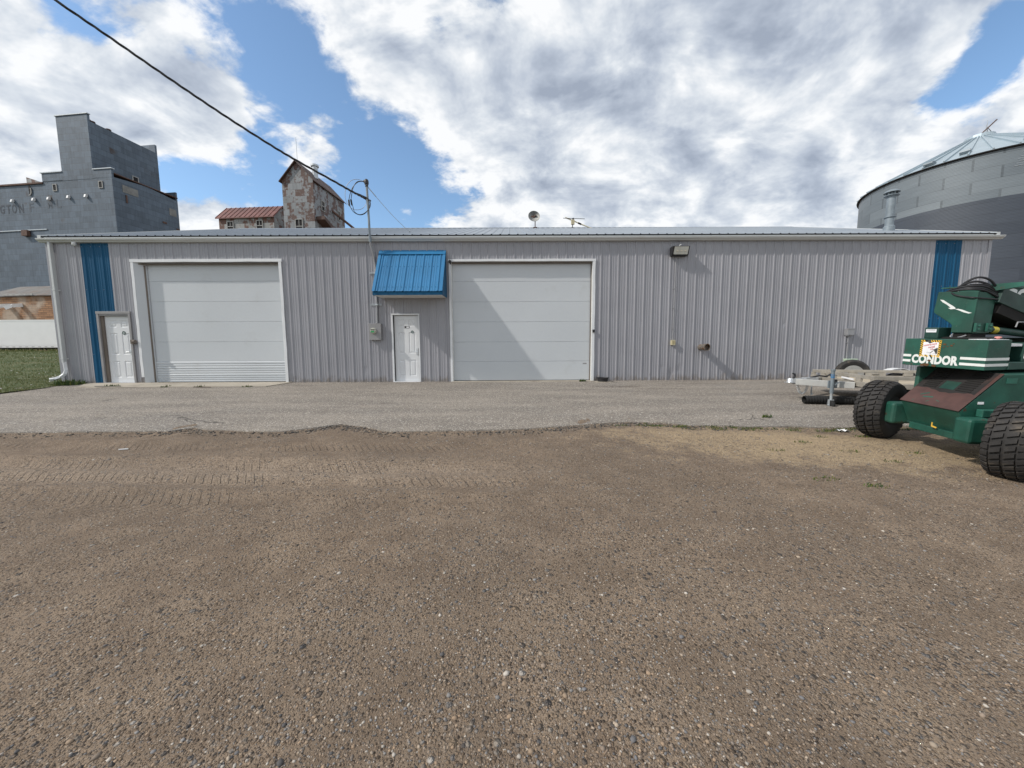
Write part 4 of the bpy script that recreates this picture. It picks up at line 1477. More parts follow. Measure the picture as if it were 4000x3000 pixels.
fz = roof_z(2.0)
b = B()
b.M = Matrix.Translation((13.79, 2.0, 0))
b.lathe([(0.17, fz - 0.1), (0.16, fz + 0.14), (0.125, fz + 0.18), (0.125, fz + 1.20)], (0, 0, 0), 'Z', 24)
b.lathe([(0.125, fz + 0.46), (0.165, fz + 0.462), (0.165, fz + 0.485), (0.125, fz + 0.487)], (0, 0, 0), 'Z', 24, True)
b.lathe([(0.125, fz + 1.20), (0.215, fz + 1.21), (0.215, fz + 1.225), (0.115, fz + 1.235), (0.115, fz + 1.30), (0.16, fz + 1.31)], (0, 0, 0), 'Z', 24)
b.lathe([(0.22, fz + 1.335), (0.225, fz + 1.325), (0.20, fz + 1.37), (0.12, fz + 1.42), (0.0, fz + 1.435)], (0, 0, 0), 'Z', 24)
for k in range(6):
    a = k * PI / 3 + 0.3
    b.bar((0.15 * math.cos(a), 0.15 * math.sin(a), fz + 1.22), (0.15 * math.cos(a), 0.15 * math.sin(a), fz + 1.35), 0.03, 0.03)
b.build('chimney', M['flue'], roof, smooth=True, angle=35)
# ------------------------------------------------------------------ tall grey grain elevator (far left)
A1 = math.radians(-7.2)
el_ = thing('grain_elevator', 'tall grey tin-clad grain elevator with a stepped tower, far left behind the white trailer', 'grain elevator', (0, 0, 0), (0, 0, A1))
T0 = 35.42
b = B()
b.box(-71.8, -60.3, T0, 44.5, -0.2, 25.0)
b.prism([(T0, 25.0), (44.5, 25.0), (44.5, 25.2), (40.0, 25.7), (T0, 25.2)], -71.79, -60.31, lambda y, z, d: (d, y, z))
b.box(-71.8, -60.3, T0, T0 + 0.25, 25.0, 26.28)
b.box(-71.8, -60.3, 44.25, 44.5, 25.0, 26.6)
shaft = b.build('main_house', M['tin'], el_)
b = B()
b.box(-68.35, -63.25, T0 - 0.004, 44.5, 25.1, 32.85)
b.box(-68.35, -63.25, T0 - 0.004, T0 + 0.30, 32.85, 33.68)
b.box(-68.35, -63.25, 44.2, 44.5, 32.85, 34.1)
tw = b.build('tower', M['tin'], el_)
b = B()
b.box(-100, -71.81, T0 + 0.02, 44.0, -0.2, 24.9)
b.build('annex', M['tin'], el_)
b = B()
b.prism([(-79.3, 24.9), (-71.9, 24.9), (-71.9, 26.3), (-73.0, 26.9), (-74.8, 26.2), (-76.3, 26.35), (-79.3, 27.5)], T0 + 3.0, T0 + 8.0, lambda x, z, d: (x, d, z))
b.build('roof_house', M['rusttin2'], el_)
for x0, x1, z, t in ((-68.5, -63.1, 33.66, T0), (-71.95, -68.36, 26.26, T0), (-63.24, -60.15, 26.26, T0)):
    b = B()
    b.box(x0, x1, t - 0.10, t + 0.32, z, z + 0.12)
    b.build('parapet_cap', M['galv'], el_)
b = B()
b.box(-100, -71.7, T0 - 0.15, T0 + 0.3, 24.86, 25.06)
b.build('annex_eave', M['brown'], el_)
b = B()
b.box(-62.5, -60.20, T0 + 0.31, 44.5, 25.68, 25.80)
b.build('roof_edge', M['brown'], el_)
for s, z in ((-69.75, 24.2), (-62.15, 24.2)):
    b = B()
    b.box(s - 0.24, s + 0.24, T0 - 0.05, T0 + 0.02, z - 0.40, z + 0.40)
    wn = b.build('window', M['dark'], el_)
    b = B()
    for q in ((s - 0.34, s - 0.24, z - 0.48, z + 0.48), (s + 0.24, s + 0.34, z - 0.48, z + 0.48), (s - 0.24, s + 0.24, z + 0.40, z + 0.48), (s - 0.24, s + 0.24, z - 0.48, z - 0.40)):
        b.box(q[0], q[1], T0 - 0.09, T0 - 0.01, q[2], q[3])
    b.build('window_frame', M['oldwhite'], wn)
b = B()
b.box(-63.27, -63.20, 40.5, 41.15, 26.55, 27.6)
wn = b.build('window', M['dark'], el_)
b = B()
for q in ((40.38, 40.5, 26.45, 27.7), (41.15, 41.27, 26.45, 27.7), (40.5, 41.15, 27.6, 27.7), (40.5, 41.15, 26.45, 26.55)):
    b.box(-63.28, -63.16, q[0], q[1], q[2], q[3])
b.build('window_frame', M['oldwhite'], wn)
b = B()
b.prism([(-74.2 + 0.36 * math.sin(a), 24.12 + 0.62 * math.cos(a)) for a in np.linspace(0, PI, 9)], T0 - 0.05, T0 + 0.05, lambda x, z, d: (x, d, z))
b.build('round_opening', M['dark'], el_)
b = B()
b.prism([(-74.2 + 0.46 * math.sin(a), 24.0 + 0.66 * math.cos(a)) for a in np.linspace(0.9, PI + 0.1, 9)] + [(-74.2 + 0.36 * math.sin(a), 24.0 + 0.56 * math.cos(a)) for a in np.linspace(PI + 0.1, 0.9, 9)], T0 - 0.10, T0 - 0.02, lambda x, z, d: (x, d, z))
b.build('opening_rim', M['oldwhite'], el_)
for s, z in ((-77.13, 22.76), (-73.45, 22.77), (-70.86, 22.78), (-67.53, 22.82), (-64.64, 22.82)):
    b = B()
    b.prism([(T0, 0.26), (T0 - 0.24, 0.13), (T0 - 0.34, -0.24), (T0 - 0.08, -0.24), (T0, -0.10)], s - 0.13, s + 0.13, lambda y, zz, d: (d, y, z + zz))
    b.build('vent_hood', M['white'], el_)
# faint painted lettering on the annex
mlet = pmat('faded_lettering', (0.050, 0.062, 0.080), 0.8, 0, 0.35, 3)
b = B()
for ch_, sx_ in (('G', -79.72), ('T', -78.62), ('O', -77.62), ('N', -76.42)):
    text_b(b, ch_, (sx_, T0 + 0.012, 21.08), (1, 0, 0), (0, 0, 1), 1.72, 0.66, 0.006, 0.05, fit=0.82)
b.build('painted_letters', mlet, el_)
mlet2 = pmat('worn_off_lettering', (0.088, 0.105, 0.128), 0.8, 0, 0.25, 3)
b = B()
for ch_, sx_, zc_ in (('F', -74.6, 21.15), ('M', -71.35, 21.45), ('L', -69.9, 21.45)):
    b = B()
    text_b(b, ch_, (sx_, (T0 + 0.012) if sx_ < -72 else T0 - 0.008, zc_), (1, 0, 0), (0, 0, 1), 1.7, 0.66, 0.006, 0.03, fit=0.8)
    b.build('worn_letter', mlet2, el_)
b = B()   # torn sheet, rust run, loose flaps and patches
b.box(-75.9, -74.9, T0 - 0.4, T0 - 0.01, 17.7, 18.5)
b.build('torn_hatch', M['brown'], el_)
b = B()
b.box(-100, -71.9, T0 - 0.09, T0 - 0.01, 18.5, 18.62)
b.build('belt_ledge', M['galv'], el_)
for y0, y1, z0, z1 in ((36.6, 38.6, 23.6, 24.6), (43.0, 44.1, 22.6, 23.7)):
    b = B()
    b.box(-60.29, -60.25, y0, y1, z0, z1)
    b.build('bare_patch', pmat('bare_boards', (0.20, 0.20, 0.19), 0.8, 0, 0.2, 2), el_)
for y0, z0, z1, w_ in ((36.9, 22.2, 23.3, 0.18), (41.8, 21.0, 21.25, 0.6), (43.9, 20.6, 20.8, 0.5)):
    b = B()
    b.box(-60.29, -60.20, y0, y0 + w_, z0, z1)
    b.build('loose_flap', M['brown'], el_)
for t, zz in ((36.2, 32.9), (36.7, 32.9), (38.6, 32.9)):
    b = B()
    b.lathe([(0.18, 0.0), (0.18, 0.35), (0.32, 0.36), (0.30, 0.5), (0.0, 0.58)], (-64.2, t, zz), 'Z', 12)
    b.build('roof_vent', M['brown'], el_)
b = B()
b.box(-69.2, -68.5, T0 + 1, T0 + 1.6, 26.4, 26.6)
b.bar((-70.0, T0 + 1.2, 26.35), (-68.5, T0 + 1.2, 26.75), 0.5, 0.12)
b.build('roof_hatch', M['brown'], el_)

# old brick lean-to in front of the elevator
ls = thing('lean_to_shed', 'weathered brown brick lean-to with rusty tin roof at the elevator foot', 'shed', (0, 0, 0), (0, 0, A1))
b = B()
b.box(-77.6, -58, 31.3, T0 - 0.01, -0.2, 8.45)
b.build('wall', M['brick'], ls)
b = B()
b.prism([(31.0, 8.42), (T0 - 0.02, 10.45), (T0 - 0.02, 10.53), (31.0, 8.50)], -77.9, -57.8, lambda y, z, d: (d, y, z))
b.build('roof', M['leanroof'], ls)
b = B()
b.box(-73.4, -68.6, 30.90, 30.99, 8.50, 8.72)
b.build('fascia_board', M['oldwhite'], ls)
for s in (-73.15, -71.1):
    b = B()
    b.bar((s, 31.3, 7.25), (s - 0.25, 30.45, 7.10), 0.50, 0.46)
    b.bar((s - 0.22, 30.50, 7.08), (s - 0.72, 30.15, 6.72), 0.50, 0.46)
    b.build('duct_hood', M['semi'], ls)

# white semi trailer parked beyond the lawn
st = thing('semi_trailer', 'long white semi trailer parked beyond the lawn at far left', 'semi trailer', (-51, 24, 0))
b = B()
b.box(-9.5, 9.0, 0.0, 2.6, 1.48, 3.97)
b.build('box_body', M['semi'], st, bevel=0.02)
b = B()
b.box(-9.5, 9.0, -0.012, 2.6, 1.36, 1.475)
b.box(-9.5, 9.0, -0.015, -0.002, 3.86, 3.99)
b.box(-9.5, 9.0, -0.015, -0.002, 1.62, 1.66)
b.cur = 1
for k in range(30):
    b.box(-9.3 + k * 0.61, -9.3 + k * 0.61 + 0.26, -0.016, -0.0125, 1.415, 1.445)
b.build('rails', [M['semi'], M['dark']], st)
b = B()
b.box(-9.3, 8.8, 0.35, 2.2, 1.1, 1.355)
b.build('underframe', M['dark'], st)
for xw in (-7.4, -6.2):
    b = B()
    b.lathe([(0.20, 0.0), (0.50, 0.0), (0.52, 0.05), (0.52, 0.22), (0.50, 0.27), (0.20, 0.27)], (xw, 0.1, 0.52), 'Y', 20)
    b.build('wheel', M['tyrewall'], st)
    b = B()
    b.lathe([(0.20, 0.0), (0.50, 0.0), (0.52, 0.05), (0.52, 0.22), (0.50, 0.27), (0.20, 0.27)], (xw, 2.2, 0.52), 'Y', 20)
    b.build('wheel', M['tyrewall'], st)
for yl_ in (0.6, 2.0):
    b = B()
    b.bar((6.6, yl_, 1.1), (6.6, yl_, 0.0), 0.12, 0.12, up=(0, 1, 0))
    b.build('landing_leg', M['dark'], st)

# rusty elevator with gabled headhouse, and its long low cupola house
A2 = math.radians(-5)
rt_ = thing('rusty_elevator', 'old rust-patched tin elevator tower with steep gable behind the shop roof', 'grain elevator', (0, 0, 0), (0, 0, A2))
T2 = 35.84
s0, s1, zE, zA, t1 = -32.62, -28.42, 22.75, 24.98, 43.4
b = B()
b.prism([(s0, -0.2), (s1, -0.2), (s1, zE), ((s0 + s1) / 2, zA), (s0, zE)], T2, t1, lambda x, z, d: (x, d, z))
b.build('tower', M['rusttin'], rt_)
sm = (s0 + s1) / 2
b = B()
for sgn, se in ((-1, s0), (1, s1)):
    dx_, dz_ = se - sm, zE - zA
    ln = math.hypot(dx_, dz_)
    oX, oZ = 0.35 * dx_ / ln, 0.35 * dz_ / ln
    p = [(sm, zA + 0.06), (se + oX, zE + oZ + 0.06), (se + oX, zE + oZ + 0.16), (sm, zA + 0.20)]
    b.prism(p, T2 - 0.30, t1 + 0.3, lambda x, z, d: (x, d, z))
rr = b.build('roof', M['brownroof'], rt_)
b = B()
b.lathe([(0.36, zA - 1.0), (0.36, zA + 0.55), (0.50, zA + 0.57), (0.50, zA + 0.80), (0.0, zA + 0.95)], (sm + 0.9, T2 + 2.6, 0), 'Z', 16)
b.build('vent_pipe', M['galv'], rr, smooth=True, angle=35)
b = B()
b.tube([(sm + 0.25, T2 - 0.1, zA + 0.1), (sm + 0.22, T2 - 0.1, zA + 2.9)], 0.025, 6)
b.build('lightning_rod', M['galv'], rr)


def old_window(parent, x0, x1, z0, z1, T, side=None):
    mp = (lambda a, d, z: (a, T - d, z)) if side is None else (lambda a, d, z: (side + d, a, z))
    b = B()
    q = [mp(x0, 0.03, z0), mp(x1, 0.03, z0), mp(x1, 0.03, z1), mp(x0, 0.03, z1)]
    q2 = [mp(x0, -0.05, z0), mp(x1, -0.05, z0), mp(x1, -0.05, z1), mp(x0, -0.05, z1)]
    b.add(q + q2, [(0, 1, 2, 3), (7, 6, 5, 4), (0, 4, 5, 1), (1, 5, 6, 2), (2, 6, 7, 3), (3, 7, 4, 0)])
    w_ = b.build('window', M['dark'], parent)
    b = B()
    zm, xm = (z0 + z1) / 2, (x0 + x1) / 2

    def fr(a0, a1, c0, c1, d):
        v_ = [mp(a, e, c) for a in (a0, a1) for e in (0.02, d) for c in (c0, c1)]
        b.add(v_, [(0, 1, 3, 2), (4, 6, 7, 5), (0, 4, 5, 1), (2, 3, 7, 6), (0, 2, 6, 4), (1, 5, 7, 3)])
    fr(x0 - 0.09, x0, z0 - 0.1, z1 + 0.09, 0.10)
    fr(x1, x1 + 0.09, z0 - 0.1, z1 + 0.09, 0.10)
    fr(x0, x1, z1, z1 + 0.09, 0.10)
    fr(x0, x1, z0 - 0.09, z0, 0.10)
    fr(x0, x1, zm - 0.05, zm + 0.05, 0.07)
    fr(xm - 0.03, xm + 0.03, zm, z1, 0.07)
    b.build('window_frame', M['oldwhite'], w_)


old_window(rt_, -31.0, -30.12, 16.2, 17.85, T2)
old_window(rt_, 37.5, 38.1, 19.6, 20.75, T2, s1)
old_window(rt_, 41.5, 42.05, 19.7, 20.85, T2, s1)
b = B()
b.tube([(s1 + 0.0, 40.2, 20.35), (s1 + 3.2, 40.6, 17.75)], 0.17, 10)
b.build('spout', M['brown'], rt_)
b = B()
b.prism([(T2 + 0.3, 17.9), (T2 + 0.3, 18.3), (43.2, 16.0), (43.2, 15.0)], s1 + 0.02, s1 + 1.2, lambda y, z, d: (d, y, z))
b.build('lower_roof', M['brownroof'], rt_)

ch = thing('cupola_house', 'long low tin house with rusted red roof beside the rusty elevator tower', 'building', (0, 0, 0), (0, 0, A2))
b = B()
T3 = 40.4
b.prism([(T3, -0.2), (T3 + 3.8, -0.2), (T3 + 3.8, 20.1), (T3 + 1.9, 21.95), (T3, 20.1)], -45.85, -37.4, lambda y, z, d: (d, y, z))
b.build('wall', M['rusttin2'], ch)
b = B()
for p in ([(T3 - 0.3, 19.88), (T3 + 1.9, 22.03), (T3 + 1.9, 22.15), (T3 - 0.3, 20.0)], [(T3 + 4.1, 19.88), (T3 + 1.9, 22.03), (T3 + 1.9, 22.15), (T3 + 4.1, 20.0)]):
    b.prism(p, -46.15, -37.2, lambda y, z, d: (d, y, z))
for k in range(13):
    x = -46.1 + k * 0.735
    b.bar((x, T3 - 0.3, 20.03), (x, T3 + 1.9, 22.18), 0.07, 0.07, up=(1, 0, 0))
b.build('roof', M['redroof'], ch)
old_window(ch, -44.5, -43.65, 18.2, 19.45, T3)
old_window(ch, -40.0, -39.15, 18.15, 19.5, T3)
b = B()
b.prism([(T3 + 0.2, 15.5), (T3 + 0.2, 17.0), (T3 + 3.4, 20.2), (T3 + 3.6, 19.7)], -37.38, -36.2, lambda y, z, d: (d, y, z))
b.build('conveyor_hood', M['brownroof'], ch)

# big steel grain bin (right) ---------------------------------------------------------------------------
BX, BY, BR, BH, BA = 39.67, 20.92, 7.2, 15.0, 18.45
gbn = thing('grain_bin', 'huge round corrugated steel grain bin with cone roof at far right', 'grain bin', (BX, BY, 0))
b = B()
b.lathe([(BR, -0.2), (BR, BH)], (0, 0, 0), 'Z', 120)
b.build('bin_wall', binsteel(BR, BH), gbn, smooth=True, recalc=False)
b = B()
NP = 40
vs, fs = [], []
for k in range(NP):
    a0, a1 = 2 * PI * k / NP, 2 * PI * (k + 1) / NP
    for a in (a0, a1):
        vs += [((BR + 0.16) * math.cos(a), (BR + 0.16) * math.sin(a), BH - 0.05), (0.55 * math.cos(a), 0.55 * math.sin(a), BA)]
    fs.append((4 * k, 4 * k + 2, 4 * k + 3, 4 * k + 1))
b.add(vs, fs)
for k in range(NP):
    a = 2 * PI * k / NP
    b.bar(((BR + 0.2) * math.cos(a), (BR + 0.2) * math.sin(a), BH - 0.02), (0.5 * math.cos(a), 0.5 * math.sin(a), BA + 0.05), 0.075, 0.12)
b.lathe([(0.95, BA - 0.25), (0.85, BA + 0.10), (0.0, BA + 0.22)], (0, 0, 0), 'Z', 24)
br_ = b.build('bin_roof', M['bintop'], gbn, recalc=False)
b = B()
b.lathe([(BR + 0.03, BH - 0.16), (BR + 0.17, BH - 0.12), (BR + 0.17, BH - 0.05), (BR + 0.02, BH - 0.06)], (0, 0, 0), 'Z', 120)
b.build('eave_ring', M['dark'], br_, smooth=True, recalc=False)
for ang, rr_ in ((-160.5, 6.9), (-146, 6.3), (-119, 6.4)):
    a = math.radians(ang)
    zc = BH + (BR - rr_) / BR * (BA - BH)
    b = B()
    b.M = Matrix.Translation((rr_ * math.cos(a), rr_ * math.sin(a), zc)) @ Matrix.Rotation(a, 4, 'Z')
    b.prism([(-0.26, 0.0), (-0.26, 0.24), (0.05, 0.31), (0.30, 0.25), (0.32, 0.13), (0.14, 0.0)], -0.27, 0.27, lambda x, z, d: (x, d, z))
    b.build('roof_vent', M['flue'], br_)
b = B()
b.tube([(-0.45, -0.3, BA + 0.0), (0.55, -0.6, BA + 1.15)], 0.045, 8)
b.build('filler_pole', M['brown'], br_)
b = B()
for hz_ in (0.55, 1.35):
    b.tube([(1.2, 0.6, BA + hz_ - 0.05), (6.5, 2.2, BA - 2.2 + hz_)], 0.03, 6)
for k in range(5):
    t = k / 4
    p = Vector((1.2, 0.6, BA - 0.2)).lerp(Vector((6.5, 2.2, BA - 2.5)), t)
    b.tube([p, p + Vector((0, 0, 1.6))], 0.025, 6)
b.tube([(0.9, 0.3, BA), (0.9, 0.3, BA + 1.6)], 0.025, 6)
b.tube([(0.8, 0.2, BA + 0.9), (1.7, 0.8, BA + 0.75)], 0.025, 6)
b.build('roof_railing', M['galv'], br_)
b = B()
for k in range(9):
    a = math.radians(-127 + 0.35 * k + (k % 3) * 0.5)
    z = 13.55 + 0.10 * (k % 7) + 0.05 * k
    b.bar(((BR + 0.02) * math.cos(a), (BR + 0.02) * math.sin(a), z), ((BR + 0.02) * math.cos(a + 0.06 + 0.02 * (k % 4)), (BR + 0.02) * math.sin(a + 0.06 + 0.02 * (k % 4)), z + 0.02), 0.01, 0.02)
b.build('scuff', M['galv'], gbn)

# ------------------------------------------------------------------ utility trailer
C0 = Vector((7.94, -2.22, 0))
U = Vector((-0.305, -0.952, 0)).normalized()    # along the front rail, towards the camera
AX = Vector((0.952, -0.305, 0)).normalized()    # towards the rear
TW, TL = 2.55, 3.3
tr = thing('utility_trailer', 'low dull aluminium utility trailer with jack, parked along the grey wall', 'trailer', tuple(C0))
b = B()


def tp_(u, a, z):
    p = U * u + AX * a
    return (p.x, p.y, z)


def rail(name, u0, a0, u1, a1, zb, zt, wdt=0.05, mat='alu'):
    b = B()
    b.bar(tp_(u0, a0, (zb + zt) / 2), tp_(u1, a1, (zb + zt) / 2), wdt, zt - zb)
    return b.build(name, M[mat], tr, bevel=0.004)


rail('front_rail', 0, 0, TW, 0, 0.418, 0.485)
rail('side_rail', 0.026, 0.026, 0.026, TL, 0.418, 0.485)
rail('side_rail', TW - 0.026, 0.026, TW - 0.026, TL, 0.418, 0.485)
for (u0, a0, u1, a1) in ((0, -0.03, TW, -0.03), (0.0, 0.026, 0.0, TL), (TW, 0.026, TW, TL)):
    rail('lower_rail', u0, a0, u1, a1, 0.245, 0.345, 0.06)
for k in range(6):
    for (u, a) in ((TW * (k + 0.03) / 5.1, 0.0), (0.026, TL * (k + 0.5) / 6), (TW - 0.026, TL * (k + 0.5) / 6)):
        b = B()
        du, da = (0.09, 0.022) if a == 0.0 else (0.022, 0.09)
        b.M = Matrix.Translation((0, 0, 0))
        b.bar(tp_(u - du if a == 0.0 else u, a - (0 if a == 0.0 else da), 0.381), tp_(u + du if a == 0.0 else u, a + (0 if a == 0.0 else da), 0.381), 0.04, 0.073)
        b.build('post', M['alu'], tr)
b = B()
for k in range(13):
    u = 0.06 + k * (TW - 0.12) / 13
    b.bar(tp_(u + 0.09, 0.03, 0.29), tp_(u + 0.09, TL, 0.29), (TW - 0.12) / 13 - 0.008, 0.03)
b.build('deck', M['deck'], tr)
b = B()
b.bar(tp_(0.05, -0.062, 0.27), tp_(TW - 0.03, -0.062, 0.27), 0.0, 0.0)
b = B()
b.bar(tp_(0.1, TL * 0.55, 0.10), tp_(TW - 0.1, TL * 0.55, 0.10), 0.08, 0.08)
b.build('axle', M['dark'], tr)
CP = Vector((6.5, -3.32, 0.30)) - C0
# the two beams of the A-frame
for (u, zz) in ((TW * 0.80, 0.27), (TW * 0.22, 0.27)):
    b = B()
    e = Vector(tp_(u, -0.07, zz - 0.01))
    s = CP + (e - CP) * 0.10
    s.z = 0.275
    b.bar(s, e, 0.075, 0.135)
    b.build('tongue_beam', M['aluclean'], tr, bevel=0.006)
d_ = (Vector(tp_(TW * 0.5, 0, 0)) - CP)
d_.z = 0
d_.normalize()
b = B()
b.bar(CP + d_ * 0.02, CP + d_ * 0.42, 0.11, 0.085)
b.bar(CP + d_ * 0.30, CP + d_ * 0.55, 0.17, 0.14)
b.lathe([(0.0, 0.055), (0.045, 0.05), (0.062, 0.02), (0.066, -0.03), (0.075, -0.045)], CP + Vector((0, 0, 0.0)), 'Z', 18)
b.bar(CP - d_ * 0.085 + Vector((0, 0, -0.045)), CP + d_ * 0.30 + Vector((0, 0, -0.045)), 0.15, 0.012)
cp = b.build('coupler', M['chrome'], tr, smooth=True, angle=35)
b = B()
b.tube([CP + d_ * 0.06 + Vector((0, 0, 0.04)), CP + d_ * 0.10 + Vector((0, 0, 0.10)), CP + d_ * 0.09 + Vector((0, 0, 0.145)), CP + d_ * 0.04 + Vector((0, 0, 0.165))], [0.024, 0.022, 0.022, 0.015], 8)
b.build('latch_lever', M['black'], cp, smooth=True)
b = B()
side = Vector((d_.y, -d_.x, 0))
q = CP + d_ * 0.12 + side * 0.058
b.bar(q + Vector((0, 0, -0.01)), q + d_ * 0.07 + Vector((0, 0, -0.01)), 0.012, 0.022)
b.build('red_tag', M['steelred'], cp)
for sh, ofs in ((0.0, 0.065), (0.09, -0.03)):   # safety chains, link by link
    b = B()
    P = spline([CP + d_ * (0.10 + sh) + side * ofs + Vector((0, 0, -0.06)), CP + d_ * (0.14 + sh) + side * (ofs + .02) + Vector((0, 0, -0.24)), CP + d_ * (0.22 + sh) + side * (ofs + .02) + Vector((0, 0, -0.30)), CP + d_ * (0.30 + sh) + side * (ofs + .01) + Vector((0, 0, -0.20)), CP + d_ * (0.33 + sh) + side * ofs + Vector((0, 0, 0.03))], 7)
    for i in range(len(P) - 1):
        m_ = (P[i] + P[i + 1]) / 2
        dd = (P[i + 1] - P[i])
        sd_ = dd.cross(Vector((0, 0, 1)) if i % 2 else Vector((1, 0.3, 0))).normalized() * 0.013
        dd = dd * 0.62
        b.tube([m_ - dd, m_ - dd * 0.5 + sd_, m_ + dd * 0.5 + sd_, m_ + dd, m_ + dd * 0.5 - sd_, m_ - dd * 0.5 - sd_, m_ - dd], 0.0042, 5)
    b.tube([P[0], P[0] + Vector((0, 0, -0.001))], 0.012, 6)
    b.build('safety_chain', M['galv'], tr)
b = B()
h0 = CP + d_ * 0.44 + side * 0.05
b.tube([h0 + Vector((0, 0, -0.10)), h0 + Vector((0, 0, -0.27)), h0 + Vector((0.0, 0, -0.33)), h0 + d_ * 0.03 + Vector((0, 0, -0.30))], 0.014, 6)
b.build('chain_hook', M['galv'], tr)
b = B()
b.tube([CP + d_ * 0.44 + Vector((0, 0, 0.07)), CP + d_ * 0.62 + Vector((0, 0, 0.11)), CP + d_ * 0.78 + Vector((0, 0, 0.09)), CP + d_ * 0.85 + Vector((0, 0, 0.15)), CP + d_ * 0.90 + Vector((0, 0, 0.05))], 0.02, 6)
b.build('wiring', M['black'], tr)
J = Vector((6.80, -4.10, 0)) - C0
b = B()
b.tube([J + Vector((0, 0, 0.10)), J + Vector((0, 0, 0.585))], 0.034, 14)
b.tube([J + Vector((0, 0, 0.565)), J + Vector((0, 0, 0.60))], 0.043, 14)
b.box(J.x - 0.06, J.x + 0.13, J.y + 0.02, J.y + 0.045, 0.20, 0.36)
b.bar(J + Vector((0.03, -0.03, 0.27)), J + Vector((0.10, -0.05, 0.33)), 0.02, 0.02)
jk = b.build('jack', M['flue'], tr, smooth=True, angle=40)
b = B()
b.tube([J + Vector((0, 0, -0.06)), J + Vector((0, 0, 0.12))], 0.026, 12)
b.bar(J + Vector((0, 0, -0.045)), J + Vector((0, 0, -0.055)), 0.09, 0.05)
for s in (-0.042, 0.042):
    b.box(J.x + s - 0.004, J.x + s + 0.004, J.y - 0.025, J.y + 0.025, -0.175, -0.04)
b.tube([J + Vector((-0.075, 0, -0.15)), J + Vector((0.055, 0, -0.15))], 0.009, 6)
b.build('jack_foot', M['galv'], jk)
b = B()
b.lathe([(0.0, -0.026), (0.085, -0.026), (0.098, -0.018), (0.10, 0.0), (0.098, 0.018), (0.085, 0.026), (0.0, 0.026)], J + Vector((0, -0.004, -0.150)), 'X', 22)
b.build('jack_wheel', M['rubber'], jk, smooth=True)
for za_, zb_ in ((0.42, 0.455), (0.47, 0.49)):
    b = B()
    b.tube([J + Vector((0, 0, za_)), J + Vector((0, 0, zb_))], 0.0365, 14)
    b.build('jack_band', M['navyp'], jk)
b = B()
b.tube([J + Vector((0.035, 0.0, 0.365)), J + Vector((0.09, 0.0, 0.365))], 0.022, 8)
b.build('crank_hub', M['black'], jk)
# wheel + fender on the far side, and near side
for u_, inner in ((-0.16, 1), (TW + 0.16, -1)):
    cx = Vector(tp_(u_, TL * 0.55, 0.10))
    b = B()
    b.M = Matrix.Translation(cx) @ Matrix.Rotation(math.atan2(AX.y, AX.x), 4, 'Z')
    b.lathe([(0.16, -0.09), (0.27, -0.10), (0.305, -0.07), (0.31, 0.0), (0.305, 0.07), (0.27, 0.10), (0.16, 0.09)], (0, 0, 0), 'Y', 26)
    wh = b.build('wheel', M['tyrewall'], tr, smooth=True)
    b = B()
    b.M = Matrix.Translation(cx) @ Matrix.Rotation(math.atan2(AX.y, AX.x), 4, 'Z')
    arc = [(0.41 * math.cos(t), 0.02 + 0.41 * math.sin(t)) for t in np.linspace(0.25, PI - 0.25, 14)]
    arc2 = [(0.40 * math.cos(t), 0.02 + 0.40 * math.sin(t)) for t in np.linspace(PI - 0.25, 0.25, 14)]
    b.prism(arc + arc2, -0.12, 0.14, lambda x, z, d: (x, d, z))
    b.build('fender', M['white'], tr)
b = B()
b.bar(tp_(0.10, 1.05, 0.375), tp_(0.10, 1.45, 0.375), 0.02, 0.085)
b.build('side_hatch', M['alu'], tr)
b = B()
b.tube([tp_(0.115, 1.17, 0.395), tp_(0.13, 1.18, 0.38), tp_(0.13, 1.30, 0.38), tp_(0.115, 1.31, 0.395)], 0.006, 6)
b.build('hatch_handle', M['black'], tr)
b = B()
b.bar(tp_(1.55, -0.09, 0.40), tp_(2.0, -0.09, 0.385), 0.02, 0.03)
b.build('white_strip', M['stkwhite'], tr)

sp = thing('spare_tyre', 'black spare tyre on a pale rim leaning between trailer and wall', 'tyre', (9.58, -1.55, 0.32), (0.0, 0.0, math.radians(-26)))
b = B()
b.lathe([(0.225, -0.085), (0.25, -0.10), (0.335, -0.112), (0.375, -0.085), (0.385, -0.05), (0.381, -0.046), (0.387, -0.02), (0.382, 0.0), (0.387, 0.02), (0.381, 0.046), (0.385, 0.05), (0.375, 0.085), (0.335, 0.112), (0.25, 0.10), (0.225, 0.085)], (0, 0, 0), 'Y', 40, True)
b.build('tyre', M['tyre'], sp, smooth=True, angle=25)
b = B()
b.lathe([(0.228, -0.095), (0.232, -0.08), (0.205, -0.06), (0.195, 0.05), (0.225, 0.08)], (0, 0, 0), 'Y', 32)
for k in range(5):
    a = k * 2 * PI / 5 + 0.5
    b.bar((0.05 * math.cos(a), -0.02, 0.05 * math.sin(a)), (0.205 * math.cos(a), -0.035, 0.205 * math.sin(a)), 0.10, 0.02, up=(0, 1, 0))
b.lathe([(0.0, -0.05), (0.06, -0.045), (0.075, -0.02), (0.075, 0.02)], (0, 0, 0), 'Y', 20)
b.build('rim', M['rimsilver'], sp, smooth=True, angle=30, recalc=False)

